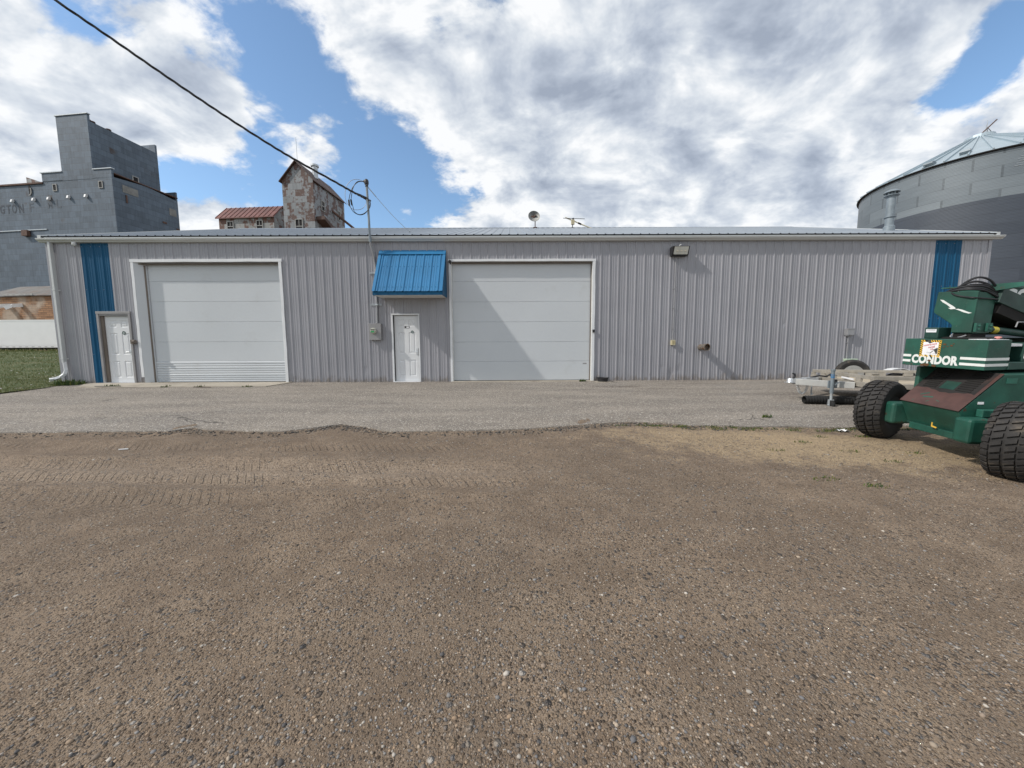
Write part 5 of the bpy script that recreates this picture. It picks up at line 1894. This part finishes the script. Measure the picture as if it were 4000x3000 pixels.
dp = B()
pp = []
L_ = 2.3
nr = int(L_ / 0.0145)
P0, P1 = Vector((6.42, -3.86, 0)), Vector((8.65, -4.12, 0))
ring, rad = [], []
for i in range(nr):
    p = P0.lerp(P1, i / (nr - 1))
    p.z = float(gz(p.x, p.y)) + 0.115
    ring.append(p)
    rad.append(0.089 if (i // 2) % 2 else 0.079)
dp.tube(ring, rad, 22, caps=False)
dp.tube(ring[:40][::-1], [0.070] * 40, 22, caps=False)
n22 = 22
tag(dp.build('drain_pipe', M['rubber'], recalc=False, weld=False, smooth=True), 'black corrugated plastic drain pipe lying under the trailer tongue', 'pipe')
# ------------------------------------------------------------------ green boom lift at the right edge
bl = thing('boom_lift', 'old green boom lift with big lugged tyres and a rust-red hood', 'boom lift', (5.63, -6.97, -0.285))
bl.rotation_mode = 'ZYX'
bl.rotation_euler = (math.radians(3), 0, math.radians(-6))

side_p = [(-0.085, 0.575), (0.345, 1.045), (2.3, 1.045), (2.5, 0.80), (2.5, 0.30), (0.04, 0.285)]
b = B()
b.prism(side_p, -0.39, 0.37, lambda x, z, d: (x, d, z))
b.box(0.0, 2.45, -0.30, 0.30, 0.20, 0.286)
cha = b.build('chassis', M['greenp'], bl, bevel=0.008)
hd = Vector((0.43, 0, 0.47)).normalized()
hn = Vector((-hd.z, 0, hd.x))
b = B()
h0 = Vector((-0.095, 0, 0.578))
vs = []
for s in (0.0, 0.63):
    for y in (-0.395, 0.375):
        for t in (0.004, 0.012):
            p = h0 + hd * s + hn * t
            vs.append((p.x, y, p.z))
b.add(vs, [(0, 1, 3, 2), (4, 6, 7, 5), (0, 4, 5, 1), (2, 3, 7, 6), (0, 2, 6, 4), (1, 5, 7, 3)])
hood = b.build('hood', M['hood'], bl, bevel=0.003)
b = B()   # soot and turntable shade painted dark over the upper hood, ragged lower edge
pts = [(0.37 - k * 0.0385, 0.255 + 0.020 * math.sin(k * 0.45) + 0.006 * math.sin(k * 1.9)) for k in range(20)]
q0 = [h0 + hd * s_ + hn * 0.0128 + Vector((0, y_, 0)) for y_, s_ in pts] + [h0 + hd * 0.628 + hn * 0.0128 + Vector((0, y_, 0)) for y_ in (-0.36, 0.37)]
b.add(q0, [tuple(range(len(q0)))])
b.build('soot_shade_patch', pmat('soot_shade_patch', (0.016, 0.014, 0.013), 0.85, 0, 0.3, 6, 0, 1, ((0.040, 0.024, 0.020), 5, 0.52, 0.7)), hood, recalc=False)
for y0 in (0.12, -0.30):
    b = B()
    for k in range(9):
        p = h0 + hd * (0.30 + k * 0.034) + hn * 0.014
        b.bar((p.x, y0, p.z), (p.x, y0 + 0.17, p.z), 0.020, 0.012, up=hn)
    b.build('louvres', M['soot_black'], hood)
b = B()
p = h0 + hd * 0.29 + hn * 0.0135
q = h0 + hd * 0.43 + hn * 0.0135
b.bar(((p.x + q.x) / 2, -0.10, (p.z + q.z) / 2), ((p.x + q.x) / 2, 0.08, (p.z + q.z) / 2), 0.13, 0.002, up=hn)
b.build('bare_green_patch', M['greendark'], hood)
b = B()
for (y, s, ln, a) in ((0.20, 0.15, 0.10, 0.5), (0.14, 0.12, 0.12, 0.15), (-0.05, 0.10, 0.05, -0.3), (0.05, 0.05, 0.04, 0.8)):
    p = h0 + hd * s + hn * 0.0128
    e = p + hd * ln * math.sin(a) + Vector((0, -1, 0)) * ln * math.cos(a)
    p.y += y
    e.y += y
    b.bar(p, e, 0.018 if y > 0.1 else 0.007, 0.0015, up=hn)
b.build('paint_scrapes', M['greenp2'], hood)
b = B()
b.bar((0.052, 0.37, 0.272), (0.052, -0.39, 0.272), 0.05, 0.03)
b.build('front_lip', M['greendark'], bl, bevel=0.006)
b = B()
b.box(-0.035, -0.028, -0.05, -0.038, 0.31, 0.36)
b.bar((-0.036, -0.045, 0.312), (-0.030, -0.105, 0.300), 0.010, 0.016)
b.build('yellow_mark', M['yellow'], bl)
for x, z, w_, h_ in ((0.13, 0.69, 0.065, 0.03), (0.42, 0.965, 0.115, 0.065)):
    b = B()
    b.box(x - w_ / 2, x + w_ / 2, -0.394, -0.391, z - h_ / 2, z + h_ / 2)
    b.build('side_label', M['stkwhite'] if w_ < 0.1 else M['greenp2'], bl)
b = B()
b.box(0.10, 0.55, 0.372, 0.43, 0.70, 1.06)
b.build('side_bracket', M['greenp2'], bl, bevel=0.01)
b = B()
b.box(0.10, 0.26, -0.42, 0.42, 0.29, 0.44)
b.build('axle', M['greendark'], bl, bevel=0.01)
for y0, y1 in ((0.385, 0.58), (-0.60, -0.405)):
    b = B()
    b.box(-0.15, 0.13, y0, y1, 0.225, 0.53)
    b.build('axle_housing', M['greenp'], bl, bevel=0.035)
b = B()
b.box(0.08, 0.26, -0.48, -0.405, 0.53, 0.62)
b.build('steer_bracket', M['greenp2'], bl, bevel=0.008)


def lift_wheel(x, y, z, steer):
    m_ = Matrix.Translation((x, y, z)) @ Matrix.Rotation(steer, 4, 'Z')
    b = B()
    b.M = m_
    s = 1 if y > 0 else -1
    for sg in (1,):
        b.lathe([(0.0, s * 0.02), (0.09, s * 0.03), (0.10, s * 0.07), (0.06, s * 0.09), (0.12, s * 0.045), (0.19, s * 0.06), (0.215, s * 0.13)], (0, 0, 0), 'Y', 24)
        b.lathe([(0.0, -s * 0.03), (0.12, -s * 0.03), (0.19, -s * 0.05), (0.215, -s * 0.13)], (0, 0, 0), 'Y', 24)
        b.lathe([(0.213, -0.13), (0.213, 0.13)], (0, 0, 0), 'Y', 24)
    wl = b.build('wheel', M['rimgreen'], bl, smooth=True, angle=35, recalc=False)
    b = B()
    b.M = m_
    W = 0.165
    b.cur = 1
    b.lathe([(0.208, -0.135), (0.235, -0.150), (0.33, -0.168), (0.385, -0.160), (0.405, -0.140)], (0, 0, 0), 'Y', 60)
    b.lathe([(0.405, 0.140), (0.385, 0.160), (0.33, 0.168), (0.235, 0.150), (0.208, 0.135)], (0, 0, 0), 'Y', 60)
    b.cur = 0
    b.lathe([(0.405, -0.140), (0.415, -0.10), (0.418, 0.0), (0.415, 0.10), (0.405, 0.140)], (0, 0, 0), 'Y', 60)
    NL = 34
    for k in range(NL):
        a0 = 2 * PI * k / NL
        da = 2 * PI / NL
        # shoulder lugs and two staggered rows of angled centre blocks
        for sgn in (-1, 1):
            for (ya, yb, ra, rb, sh, wd, shear) in ((0.100, 0.160, 0.440, 0.405, 0.0 if sgn < 0 else 0.5, 0.60, 0.10), (0.012, 0.088, 0.442, 0.440, 0.25 if sgn < 0 else 0.75, 0.56, 0.42)):
                c = a0 + sh * da
                vs = []
                for rr_ in (0.398, None):
                    for yy, r_ in ((ya, ra), (yb, rb)):
                        off = shear * da * ((yy - ya) / (yb - ya) - 0.5) * sgn
                        for e in (-0.5, 0.5):
                            an_ = c + off + e * wd * da
                            rad_ = rr_ if rr_ else r_
                            vs.append((rad_ * math.cos(an_), sgn * yy, rad_ * math.sin(an_)))
                b.add(vs, [(0, 1, 3, 2), (4, 6, 7, 5), (0, 4, 5, 1), (2, 3, 7, 6), (0, 2, 6, 4), (1, 5, 7, 3)])
    b.build('tyre', [M['tyre'], M['tyrewall']], wl, smooth=True, angle=28)


lift_wheel(0.02, 0.79, 0.360, math.radians(28))
lift_wheel(0.15, -0.80, 0.340, math.radians(28))
lift_wheel(2.15, 0.80, 0.40, 0)
lift_wheel(2.15, -0.80, 0.40, 0)

TT = Matrix.Rotation(math.radians(16), 4, 'Z')
b = B()
b.M = TT
b.box(0.01, 0.385, -0.39, 0.425, 1.085, 1.450)
tt = b.build('turntable', M['greenp'], bl, bevel=0.006)
b = B()
b.M = TT
b.box(0.386, 1.9, -0.40, 0.40, 1.085, 1.18)
b.box(0.62, 1.9, -0.38, 0.0, 1.181, 1.40)
b.box(0.386, 1.9, 0.20, 0.42, 1.181, 1.45)
b.prism([(0.40, 1.181), (0.40, 1.40), (0.62, 1.36), (0.62, 1.181)], -0.25, 0.19, lambda x, z, d: (x, d, z))
b.build('control_cabinet', M['greendark'], bl, bevel=0.008)
b = B()
b.M = TT
b.box(0.10, 0.37, -0.37, -0.16, 1.4515, 1.456)
b.box(0.40, 0.60, -0.37, -0.27, 1.37, 1.40)
b.box(0.64, 1.2, -0.384, -0.381, 1.22, 1.37)
pnl = b.build('control_panel', M['stkwhite'], bl)
b = B()
b.M = TT
b.lathe([(0.0, 0.035), (0.028, 0.030), (0.030, 0.016), (0.014, 0.012), (0.014, 0.0)], (0.30, -0.31, 1.457), 'Z', 16)
b.build('stop_button', M['btn'], pnl, smooth=True)
b = B()
b.M = TT
b.tube([(0.17, -0.30, 1.457), (0.19, -0.27, 1.475), (0.23, -0.26, 1.457)], 0.007, 6)
b.build('key_switch', M['dark'], pnl)
b = B()
b.M = TT
for z0, z1 in ((1.203, 1.235), (1.132, 1.164)):
    b = B()
    b.M = TT
    b.box(0.0066, 0.0096, 0.335, 0.424, z0, z1)
    b.build('stripe', M['letter'], tt)
    b = B()
    b.M = TT
    b.box(0.0066, 0.0096, -0.3935, -0.165, z0, z1)
    b.box(0.0097, 0.384, -0.3935, -0.3906, z0, z1)
    b.build('stripe', M['letter'], tt)
b = B()
b.M = TT
text_b(b, 'CONDOR', (0.0095, 0.322, 1.128), (0, -1, 0), (0, 0, 1), 0.150, 0.80, 0.003, 0.008, 1.04, fit=0.475)
b.build('lettering', M['letter'], tt, recalc=False, weld=False)
b = B()   # torn rental sticker with a hazard border
b.M = TT
sx = 0.0085
ST = lambda a, c: (0.247 - a * 0.212, 1.214 + c * 0.222)
b.box(sx - 0.0012, sx + 0.001, 0.035, 0.247, 1.214, 1.436)
stk = b.build('rental_sticker', M['stkblack'], tt)


def flat(name, polys, mat, dx, par):
    b = B()
    b.M = TT
    for p in polys:
        b.prism([ST(a, c) for a, c in p], sx - dx, sx - dx + 0.0006, lambda y, z, d: (d, y, z))
    return b.build(name, mat, par)


yl = []
wb = 0.125
for k in range(9):
    t0 = k * 0.118 + 0.0
    t1 = t0 + 0.062
    yl.append([(0, max(0, t0 - 0.02)), (wb, max(0, t0 - 0.09)), (wb, max(0.001, t1 - 0.09)), (0, min(1, t1 - 0.02))])
    yl.append([(1 - wb, min(1, t0 + 0.05)), (1, min(1, t0 - 0.02)), (1, min(1.0, t1 - 0.02)), (1 - wb, min(1, t1 + 0.05))])
    if k not in (4,):
        yl.append([(min(1, t0 + 0.05), 0), (min(1, t1 + 0.05), 0), (min(1, t1 - 0.02), wb * 0.9), (max(0, t0 - 0.02), wb * 0.9)])
    if k not in (2, 3):
        yl.append([(min(1, t0 + 0.05), 1 - wb), (min(1, t1 + 0.05), 1 - wb), (min(1, t1 - 0.02), 1), (max(0, t0 - 0.02), 1)])
flat('hazard_border', yl, M['yellow'], 0.0022, stk)
flat('white_field', [[(wb, wb * 0.9), (1 - wb, wb * 0.9), (1 - wb, 1 - wb), (0.60, 1 - wb), (0.48, 0.80), (0.40, 0.84), (0.34, 1 - wb), (wb, 1 - wb)]], M['stkwhite'], 0.0020, stk)
flat('torn_gap', [[(0.63, 0.42), (0.68, 0.45), (0.84, 0.56), (0.87, 0.50), (0.86, 0.20), (0.82, 0.16), (0.70, 0.38), (0.66, 0.40)], [(0.50, 0.20), (0.54, 0.20), (0.68, 0.37), (0.62, 0.36)], [(0.32, 0.99), (0.50, 0.99), (0.48, 0.80), (0.41, 0.80), (0.33, 0.90)], [(0.50, 0.09), (0.62, 0.16), (0.52, 0.12)]], M['stktorn'], 0.0028, stk)
b = B()
b.M = TT
ud, vd = Vector((0, -1, 0.24)), Vector((0, 0.10, 1))
for wrd, a, c, sz in (('contractors', 0.15, 0.605, 0.0385), ('rental', 0.40, 0.50, 0.0385), ('co.', 0.52, 0.405, 0.0385)):
    y, z = ST(a, c)
    text_b(b, wrd, (sx - 0.0026, y, z), ud, vd, sz, 0.78, 0.0006, 0.0008)
b.build('red_words', M['stkred'], stk, recalc=False, weld=False)
flat('small_print', [[(0.34, 0.27), (0.56, 0.25), (0.56, 0.265), (0.34, 0.285)], [(0.34, 0.225), (0.55, 0.205), (0.55, 0.22), (0.34, 0.24)], [(0.66, 0.19), (0.80, 0.175), (0.80, 0.19), (0.66, 0.205)]], M['meterbox'], 0.0027, stk)
rust_m = pmat('rust_stain', (0.10, 0.045, 0.015), 0.8, 0, 0.35, 20)
rs = []
for (cy, cz, r_, n_) in ((0.0, 1.385, 0.022, 9), (-0.03, 1.36, 0.012, 8), (-0.065, 1.372, 0.018, 7), (0.005, 1.345, 0.012, 7), (-0.085, 1.395, 0.010, 6), (0.13, 1.165, 0.022, 8), (0.16, 1.105, 0.035, 9), (0.08, 1.10, 0.025, 8), (0.20, 1.10, 0.03, 8)):
    rs.append([(cy + r_ * (0.7 + 0.5 * random.random()) * math.cos(t), cz + 0.6 * r_ * (0.7 + 0.5 * random.random()) * math.sin(t)) for t in np.linspace(0, 2 * PI, n_, endpoint=False)])
b = B()
b.M = TT
for p in rs:
    b.prism([(y, max(1.087, z)) for y, z in p], 0.0052, 0.0058, lambda y, z, d: (d, y, z))
b.build('rust_patches', rust_m, tt)

b = B()   # riser / turret
b.M = TT
face = [(0.335, 2.08), (0.352, 1.83), (0.345, 1.80), (0.185, 1.675), (0.160, 1.655), (0.142, 1.63), (0.14, 1.535), (-0.055, 1.535), (-0.06, 2.055)]
b.prism(face, 0.31, 0.33, lambda y, z, d: (d, y, z))
b.prism([(p[0], p[1] - 0.012) for p in face], 0.331, 0.62, lambda y, z, d: (d, y, z))
ris = b.build('riser', M['greenp'], bl, bevel=0.004)
b = B()
b.M = TT
b.box(0.34, 0.61, -0.045, 0.31, 2.048, 2.054)
b.build('riser_top', M['soot_black'], ris)
b = B()
b.M = TT
b.prism([(0.20, 2.03), (0.34, 2.03), (0.235, 2.15), (-0.3, 2.15), (-0.3, 2.10)], 0.60, 0.62, lambda y, z, d: (d, y, z))
b.build('rear_plate', M['greenp2'], bl)
b = B()
b.M = TT
Zp = lambda x, y: (0.3 - 0.000677 * (x - 720), 1.975 - 0.00084 * (y - 500) - 0.00002 * (x - 720))
bird = [(718, 500), (770, 508), (850, 560), (920, 600), (965, 632), (972, 655), (1010, 650), (1080, 668), (1160, 700), (1215, 714), (1170, 724), (1100, 706), (1020, 672), (962, 652), (900, 655), (858, 634), (898, 630), (830, 580), (760, 540)]
b.prism([Zp(*p) for p in bird], 0.3065, 0.3095, lambda y, z, d: (d, y, z))
b.build('bird_emblem', M['letter'], ris)
b = B()
b.M = TT
b.box(0.19, 0.42, 0.195, 0.345, 1.452, 1.60)
bx_ = b.build('valve_box', M['greendark'], bl, bevel=0.01)
b = B()
b.M = TT
b.box(0.1865, 0.1895, 0.215, 0.325, 1.535, 1.578)
b.build('nameplate', M['stkwhite'], bx_)
b = B()
b.M = TT
for k in range(7):
    b.box(0.1848, 0.1863, 0.312 - k * 0.0125 - 0.009, 0.312 - k * 0.0125, 1.562, 1.572)
b.build('nameplate_print', M['meterbox'], bx_)
b = B()
b.M = TT
b.box(0.34, 0.60, -0.04, 0.13, 1.45, 1.536)
b.lathe([(0.26, 1.45), (0.26, 1.47), (0.20, 1.475)], (0.45, 0.02, 0), 'Z', 24)
b.build('slew_base', M['soot_black'], bl)
b = B()
b.M = TT
b.tube([Vector(p) for p in spline([(0.34, 0.13, 1.52), (0.30, 0.13, 1.48), (0.29, 0.09, 1.465), (0.29, 0.03, 1.475), (0.32, -0.01, 1.50)])], 0.008, 6)
b.build('loose_wire', M['conduit'], bl)
for x in (0.33, 0.53):
    b = B()
    b.M = TT
    b.box(x, x + 0.075, -0.085, -0.061, 1.545, 1.655)
    for z in (1.575, 1.62):
        b.lathe([(0.0, -0.10), (0.013, -0.10), (0.013, -0.085)], (x + 0.045, 0, z), 'Y', 8)
    b.build('hinge_plate', M['greenp2'], ris)

# booms
b = B()
b.M = TT
b.bar((0.635, 0.0, 2.008), (3.4, 0.0, 2.008 - 2.765 * 0.29), 0.20, 0.19)
b.build('lower_boom', M['greendark'], bl, bevel=0.006)
b = B()
b.M = TT
b.bar((0.66, 0.0, 1.845), (3.2, 0.0, 1.845 - 2.54 * 0.30), 0.18, 0.13)
b.build('boom_underside', M['soot_black'], bl)  # black bar along the underside of the lower boom
b = B()
b.M = TT
b.box(0.95, 4.8, 0.26, 0.50, 1.86, 2.145)
ub = b.build('upper_boom', M['greendark'], bl, bevel=0.006)
b = B()
b.M = TT
b.box(0.64, 4.8, 0.245, 0.51, 2.146, 2.158)
b.build('boom_cap', M['greenp2'], ub)
b = B()
b.M = TT
text_b(b, 'CONDOR', (1.40, 0.2585, 1.925), (1, 0, 0), (0, 0, 1), 0.285, 1.0, 0.003, 0.014, 1.04)
b.build('boom_lettering', M['letter'], ub, recalc=False, weld=False)
b = B()
b.M = TT
b.tube([(0.62, -0.02, 1.577), (2.0, -0.02, 1.445)], 0.046, 16)
cy_ = b.build('lift_cylinder', M['greendark'], bl, smooth=True)
b = B()
b.M = TT
b.tube([(0.69, -0.02, 1.570), (0.78, -0.02, 1.5615)], 0.0475, 16)
b.build('yellow_label', M['yellowlab'], cy_, smooth=True)
b = B()
b.M = TT
b.box(0.75, 2.6, 0.12, 0.19, 1.50, 1.80)
b.build('boom_rest', M['soot_black'], bl)
b = B()
b.M = TT
b.tube([(0.98, -0.10, 1.60), (1.0, -0.10, 1.665), (1.28, -0.10, 1.665), (1.30, -0.10, 1.62)], 0.008, 6)
b.build('grab_handle', M['conduit'], bl)
hoses = [
    [(0.40, 0.22, 2.05), (0.38, 0.14, 2.16), (0.42, 0.04, 2.235), (0.52, -0.03, 2.20), (0.66, -0.05, 2.07)],
    [(0.38, 0.24, 2.05), (0.36, 0.16, 2.13), (0.40, 0.05, 2.185), (0.50, -0.02, 2.15), (0.65, -0.04, 2.05)],
    [(0.36, 0.30, 2.06), (0.34, 0.20, 2.105), (0.36, 0.07, 2.13), (0.46, -0.03, 2.115), (0.64, -0.05, 2.03)],
    [(0.34, 0.28, 2.06), (0.325, 0.16, 2.09), (0.34, 0.04, 2.105), (0.44, -0.04, 2.085), (0.63, -0.06, 2.01)],
    [(0.33, 0.24, 2.07), (0.31, 0.14, 2.085), (0.325, 0.02, 2.085), (0.42, -0.05, 2.065), (0.62, -0.07, 1.99)],
    [(0.33, 0.22, 2.075), (0.300, 0.16, 2.03), (0.297, 0.06, 1.995), (0.297, -0.04, 1.975), (0.40, -0.075, 1.965), (0.61, -0.08, 1.955)],
    [(0.42, 0.28, 2.06), (0.39, 0.18, 2.12), (0.41, 0.06, 2.15), (0.50, -0.03, 2.13), (0.65, -0.05, 2.04)]]
for k, P in enumerate(hoses):
    b = B()
    b.M = TT
    b.tube(spline(P, 8), 0.0135 if k < 5 else 0.010, 7)
    b.build('hose', M['cable'], bl, smooth=True)

# ------------------------------------------------------------------ lawn, grass, weeds, litter
lawn_m, nt, bs = newmat('lawn_soil')
v, x, y, z = coords(nt)
c = mix(nt, noise(nt, v, 0.5, 6).step(0.35, 0.65), (0.060, 0.085, 0.020), (0.115, 0.120, 0.042))
c = mix(nt, noise(nt, v, 7.0, 6), c, (0.045, 0.065, 0.016))
c = mix(nt, noise(nt, vec(nt, x * 0.2, y, 0.0), 1.2, 6).step(0.55, 0.75) * 0.6, c, (0.20, 0.17, 0.085))
nt.links.new(c, bs.inputs['Base Color'])
bs.inputs['Roughness'].default_value = 0.9
bump(nt, bs, noise(nt, v, 25, 4), 0.8, 0.04)


def lawn_edge(Y):
    return np.interp(Y, [-40, -14, -2.04, -1.43, -0.37, 0.0, 0.3], [-12.4, -13.2, -13.47, -13.46, -13.8, -14.2, -14.27])


LX = np.concatenate([np.linspace(-120, -40, 30), np.linspace(-39, -13.0, 130)])
LY = np.concatenate([np.linspace(-30, -5, 20), np.linspace(-4.6, 6, 60), np.linspace(6.4, 22.5, 50)])


def lawn_z(X, Y):
    return gz(X, Y) + 0.035 + 0.015 * lumps(X * 0.8, Y * 0.8)


kind(sheet('lawn', LX, LY, lawn_z, lawn_m, keep=lambda cx, cy: cx < lawn_edge(cy) - 0.05), 'structure')


def blades(name, P, H, W, tilt, mats, mi):
    """Thin curved leaves, two faces each, as one mesh."""
    N = len(P)
    a = rng.random(N) * 2 * PI
    la = rng.random(N) * 2 * PI
    t = tilt * rng.random(N)
    wx, wy = np.cos(a) * W / 2, np.sin(a) * W / 2
    lx, ly = np.cos(la) * np.sin(t) * H, np.sin(la) * np.sin(t) * H
    hz_ = np.cos(t) * H
    V = np.zeros((N, 5, 3))
    V[:, 0] = P + np.stack([-wx, -wy, 0 * wx], 1)
    V[:, 1] = P + np.stack([wx, wy, 0 * wx], 1)
    mid = P + np.stack([lx * 0.4, ly * 0.4, hz_ * 0.6], 1)
    V[:, 2] = mid + np.stack([wx * 0.8, wy * 0.8, 0 * wx], 1)
    V[:, 3] = mid - np.stack([wx * 0.8, wy * 0.8, 0 * wx], 1)
    V[:, 4] = P + np.stack([lx, ly, hz_], 1)
    idx = np.arange(N)[:, None] * 5
    q = (idx + np.array([[0, 1, 2, 3]])).tolist()
    tr_ = (idx + np.array([[3, 2, 4]])).tolist()
    me = bpy.data.meshes.new(name)
    me.from_pydata(V.reshape(-1, 3), [], q + tr_)
    for m in mats:
        me.materials.append(m)
    me.polygons.foreach_set('material_index', np.concatenate([mi, mi]).astype(np.int32))
    ob = bpy.data.objects.new(name, me)
    COL.objects.link(ob)
    return ob


def leafm(name, col):
    m, nt, bs = newmat(name)
    v, x, y, z = coords(nt)
    nt.links.new(mix(nt, noise(nt, v, 3.0, 3), [k * 0.75 for k in col], [k * 1.25 for k in col]), bs.inputs['Base Color'])
    bs.inputs['Roughness'].default_value = 0.6
    bs.inputs['Specular IOR Level'].default_value = 0.3
    return m


G1, G2, G3 = leafm('grass_green', (0.078, 0.112, 0.018)), leafm('grass_olive', (0.135, 0.140, 0.034)), leafm('grass_straw', (0.30, 0.25, 0.13))
WG = leafm('weed_green', (0.036, 0.066, 0.018))
N = 60000
Y = -3.2 + 21 * rng.random(N) ** 1.5
X = lawn_edge(Y) - (0.02 + (0.8 + 0.95 * (Y + 12)) * rng.random(N) ** 1.2)
ok = X < lawn_edge(Y) - 0.02
X, Y = X[ok], Y[ok]
P = np.stack([X, Y, lawn_z(X, Y) - 0.01], 1)
far = np.clip((Y + 3) / 20, 0, 1)
H = (0.035 + 0.05 * rng.random(len(X))) * (1 + 0.7 * far)
mi = rng.choice(3, len(X), p=[0.55, 0.35, 0.10])
kind(blades('grass', P, H, 0.006 + 0.012 * far, 1.0, [G1, G2, G3], mi), 'stuff')
# seed heads of clover and dandelion over the lawn
N = 190
Y = -2.0 + 15 * rng.random(N) ** 1.6
X = lawn_edge(Y) - 0.1 - (0.6 + 0.9 * (Y + 12)) * rng.random(N)
R = 0.012 + 0.010 * rng.random(N)
Z = lawn_z(X, Y) + 0.06 + 0.05 * rng.random(N)
kind(stones('clover_heads', np.stack([X, Y, Z], 1), R, np.tile([[0.62, 0.60, 0.54]], (N, 1)), 0.8), 'stuff')
# tall fringe along the top of the bank, in front of the white trailer
N = 2600
X = -60 + 36 * rng.random(N)
Y = 16.2 + 1.6 * rng.random(N)
P = np.stack([X, Y, lawn_z(X, Y) - 0.02], 1)
kind(blades('tall_grass', P, 0.12 + 0.20 * rng.random(N), np.full(N, 0.03), 0.8, [G1, G2, G3], rng.choice(3, N, p=[0.4, 0.35, 0.25])), 'stuff')


def weed(name, label, cx, cy, n, r, h, w_, grp=None):
    a = rng.random(n) * 2 * PI
    q = r * rng.random(n) ** 0.7
    X, Y = cx + q * np.cos(a), cy + 0.55 * q * np.sin(a)
    zz = np.maximum(lot_z(X, Y), np.where(Y > edge_y(X), gz(X, Y) + 0.03, -9)) - 0.005
    zz = np.maximum(zz, np.where((X < -6.95) & (X > -13.2) & (Y > -0.9), gz(X, Y) + 0.04, -9))
    o = blades(name, np.stack([X, Y, zz], 1), h * (0.5 + 0.7 * rng.random(n)), w_ * (0.6 + 0.8 * rng.random(n)), 1.25, [WG, G1, G2], rng.choice(3, n, p=[0.6, 0.25, 0.15]))
    return tag(o, label, 'weed', grp)


weed('weed_clump', 'leafy green weeds under the white downspout at the wall corner', -13.72, -0.26, 320, 0.42, 0.17, 0.030)
weed('weed_clump', 'small weed tuft at the foot of the smooth overhead door', 2.30, -0.18, 60, 0.12, 0.10, 0.022)
weed('weed_clump', 'weed tuft growing from the pad crack by the left entry door', -11.9, -0.72, 60, 0.22, 0.06, 0.016)
for i, (cx, cy, lb) in enumerate(((-10.15, -0.88, 'first weed tuft along the concrete pad edge, left of the others'), (-9.15, -0.93, 'middle weed tuft along the front edge of the concrete pad'), (-7.75, -0.95, 'last weed tuft near the right end of the concrete pad'))):
    weed('weed_clump', lb, cx, cy, 40, 0.16, 0.06, 0.015, 'weed tufts along the concrete pad')
weed('weed_clump', 'lone weed in the asphalt left of the boom lift wheel', 4.75, -5.10, 40, 0.10, 0.07, 0.016)
# low weeds scattered through the stone dressing: ground cover
N = 46
cx = rng.uniform(1.6, 7.2, N)
cy = np.where(rng.random(N) < 0.5, edge_y(cx) - 0.06 - 0.14 * rng.random(N), -6.1 - 2.0 * rng.random(N))
PP, HH = [], []
for a_, c_ in zip(cx, cy):
    if a_ < 3.2 and c_ < -6.3:
        continue
    n = int(rng.integers(18, 70))
    an_ = rng.random(n) * 2 * PI
    q = 0.11 * rng.random(n) ** 0.6
    X, Y = a_ + 1.3 * q * np.cos(an_), c_ + 0.5 * q * np.sin(an_)
    PP.append(np.stack([X, Y, lot_z(X, Y) - 0.004], 1))
P = np.concatenate(PP)
kind(blades('ground_weeds', P, 0.018 + 0.03 * rng.random(len(P)), np.full(len(P), 0.010), 1.4, [WG, G1, G2], rng.choice(3, len(P))), 'stuff')
# moss and creeping growth along the broken asphalt edge
N = 1500
X = rng.uniform(2.4, 6.4, N)
Y = edge_y(X) - 0.02 - np.abs(rng.normal(0, 0.05, N))
k = lumps(X * 2, Y) > 0.1
X, Y = X[k], Y[k]
P = np.stack([X, Y, lot_z(X, Y)], 1)
kind(blades('edge_growth', P, 0.012 + 0.02 * rng.random(len(P)), np.full(len(P), 0.010), 1.4, [WG, G1, G2], rng.choice(3, len(P), p=[0.6, 0.2, 0.2])), 'stuff')

b = B()
b.grid(np.linspace(-0.09, 0.09, 7), np.linspace(-0.04, 0.04, 4), lambda x, y: (x, y, 0.012 + 0.016 * math.sin(x * 60 + y * 30) + 0.01 * math.sin(y * 90)))
o = b.build('paper_scrap', M['paper'], smooth=True, recalc=False)
o.location = (5.49, -5.86, float(lot_z(5.49, -5.86)) + 0.012)
tag(o, 'crumpled white paper scrap near the boom lift front wheel', 'litter')
for i, (x, y, a, l_, lb, mt_) in enumerate(((-5.6, -6.55, 0.3, 0.10, 'white splinter lying on the dirt at far left', 'paper'), (-9.0, -1.02, -0.1, 0.55, 'dark stick lying along the edge of the concrete pad', 'twig'), (-11.9, -0.86, 0.0, 0.75, 'black strip lying on the pad before the left entry door', 'black'))):
    b = B()
    b.bar((-l_ / 2, 0, 0), (l_ / 2, 0.01, 0), 0.022, 0.012)
    o = b.build('stick' if mt_ != 'black' else 'rubber_strip', M[mt_])
    o.location = (x, y, float(lot_z(x, y)) + (0.012 if y < -5 else 0.056 if y > -0.95 else 0.04))
    o.rotation_euler = (0, 0, a)
    tag(o, lb, 'litter')
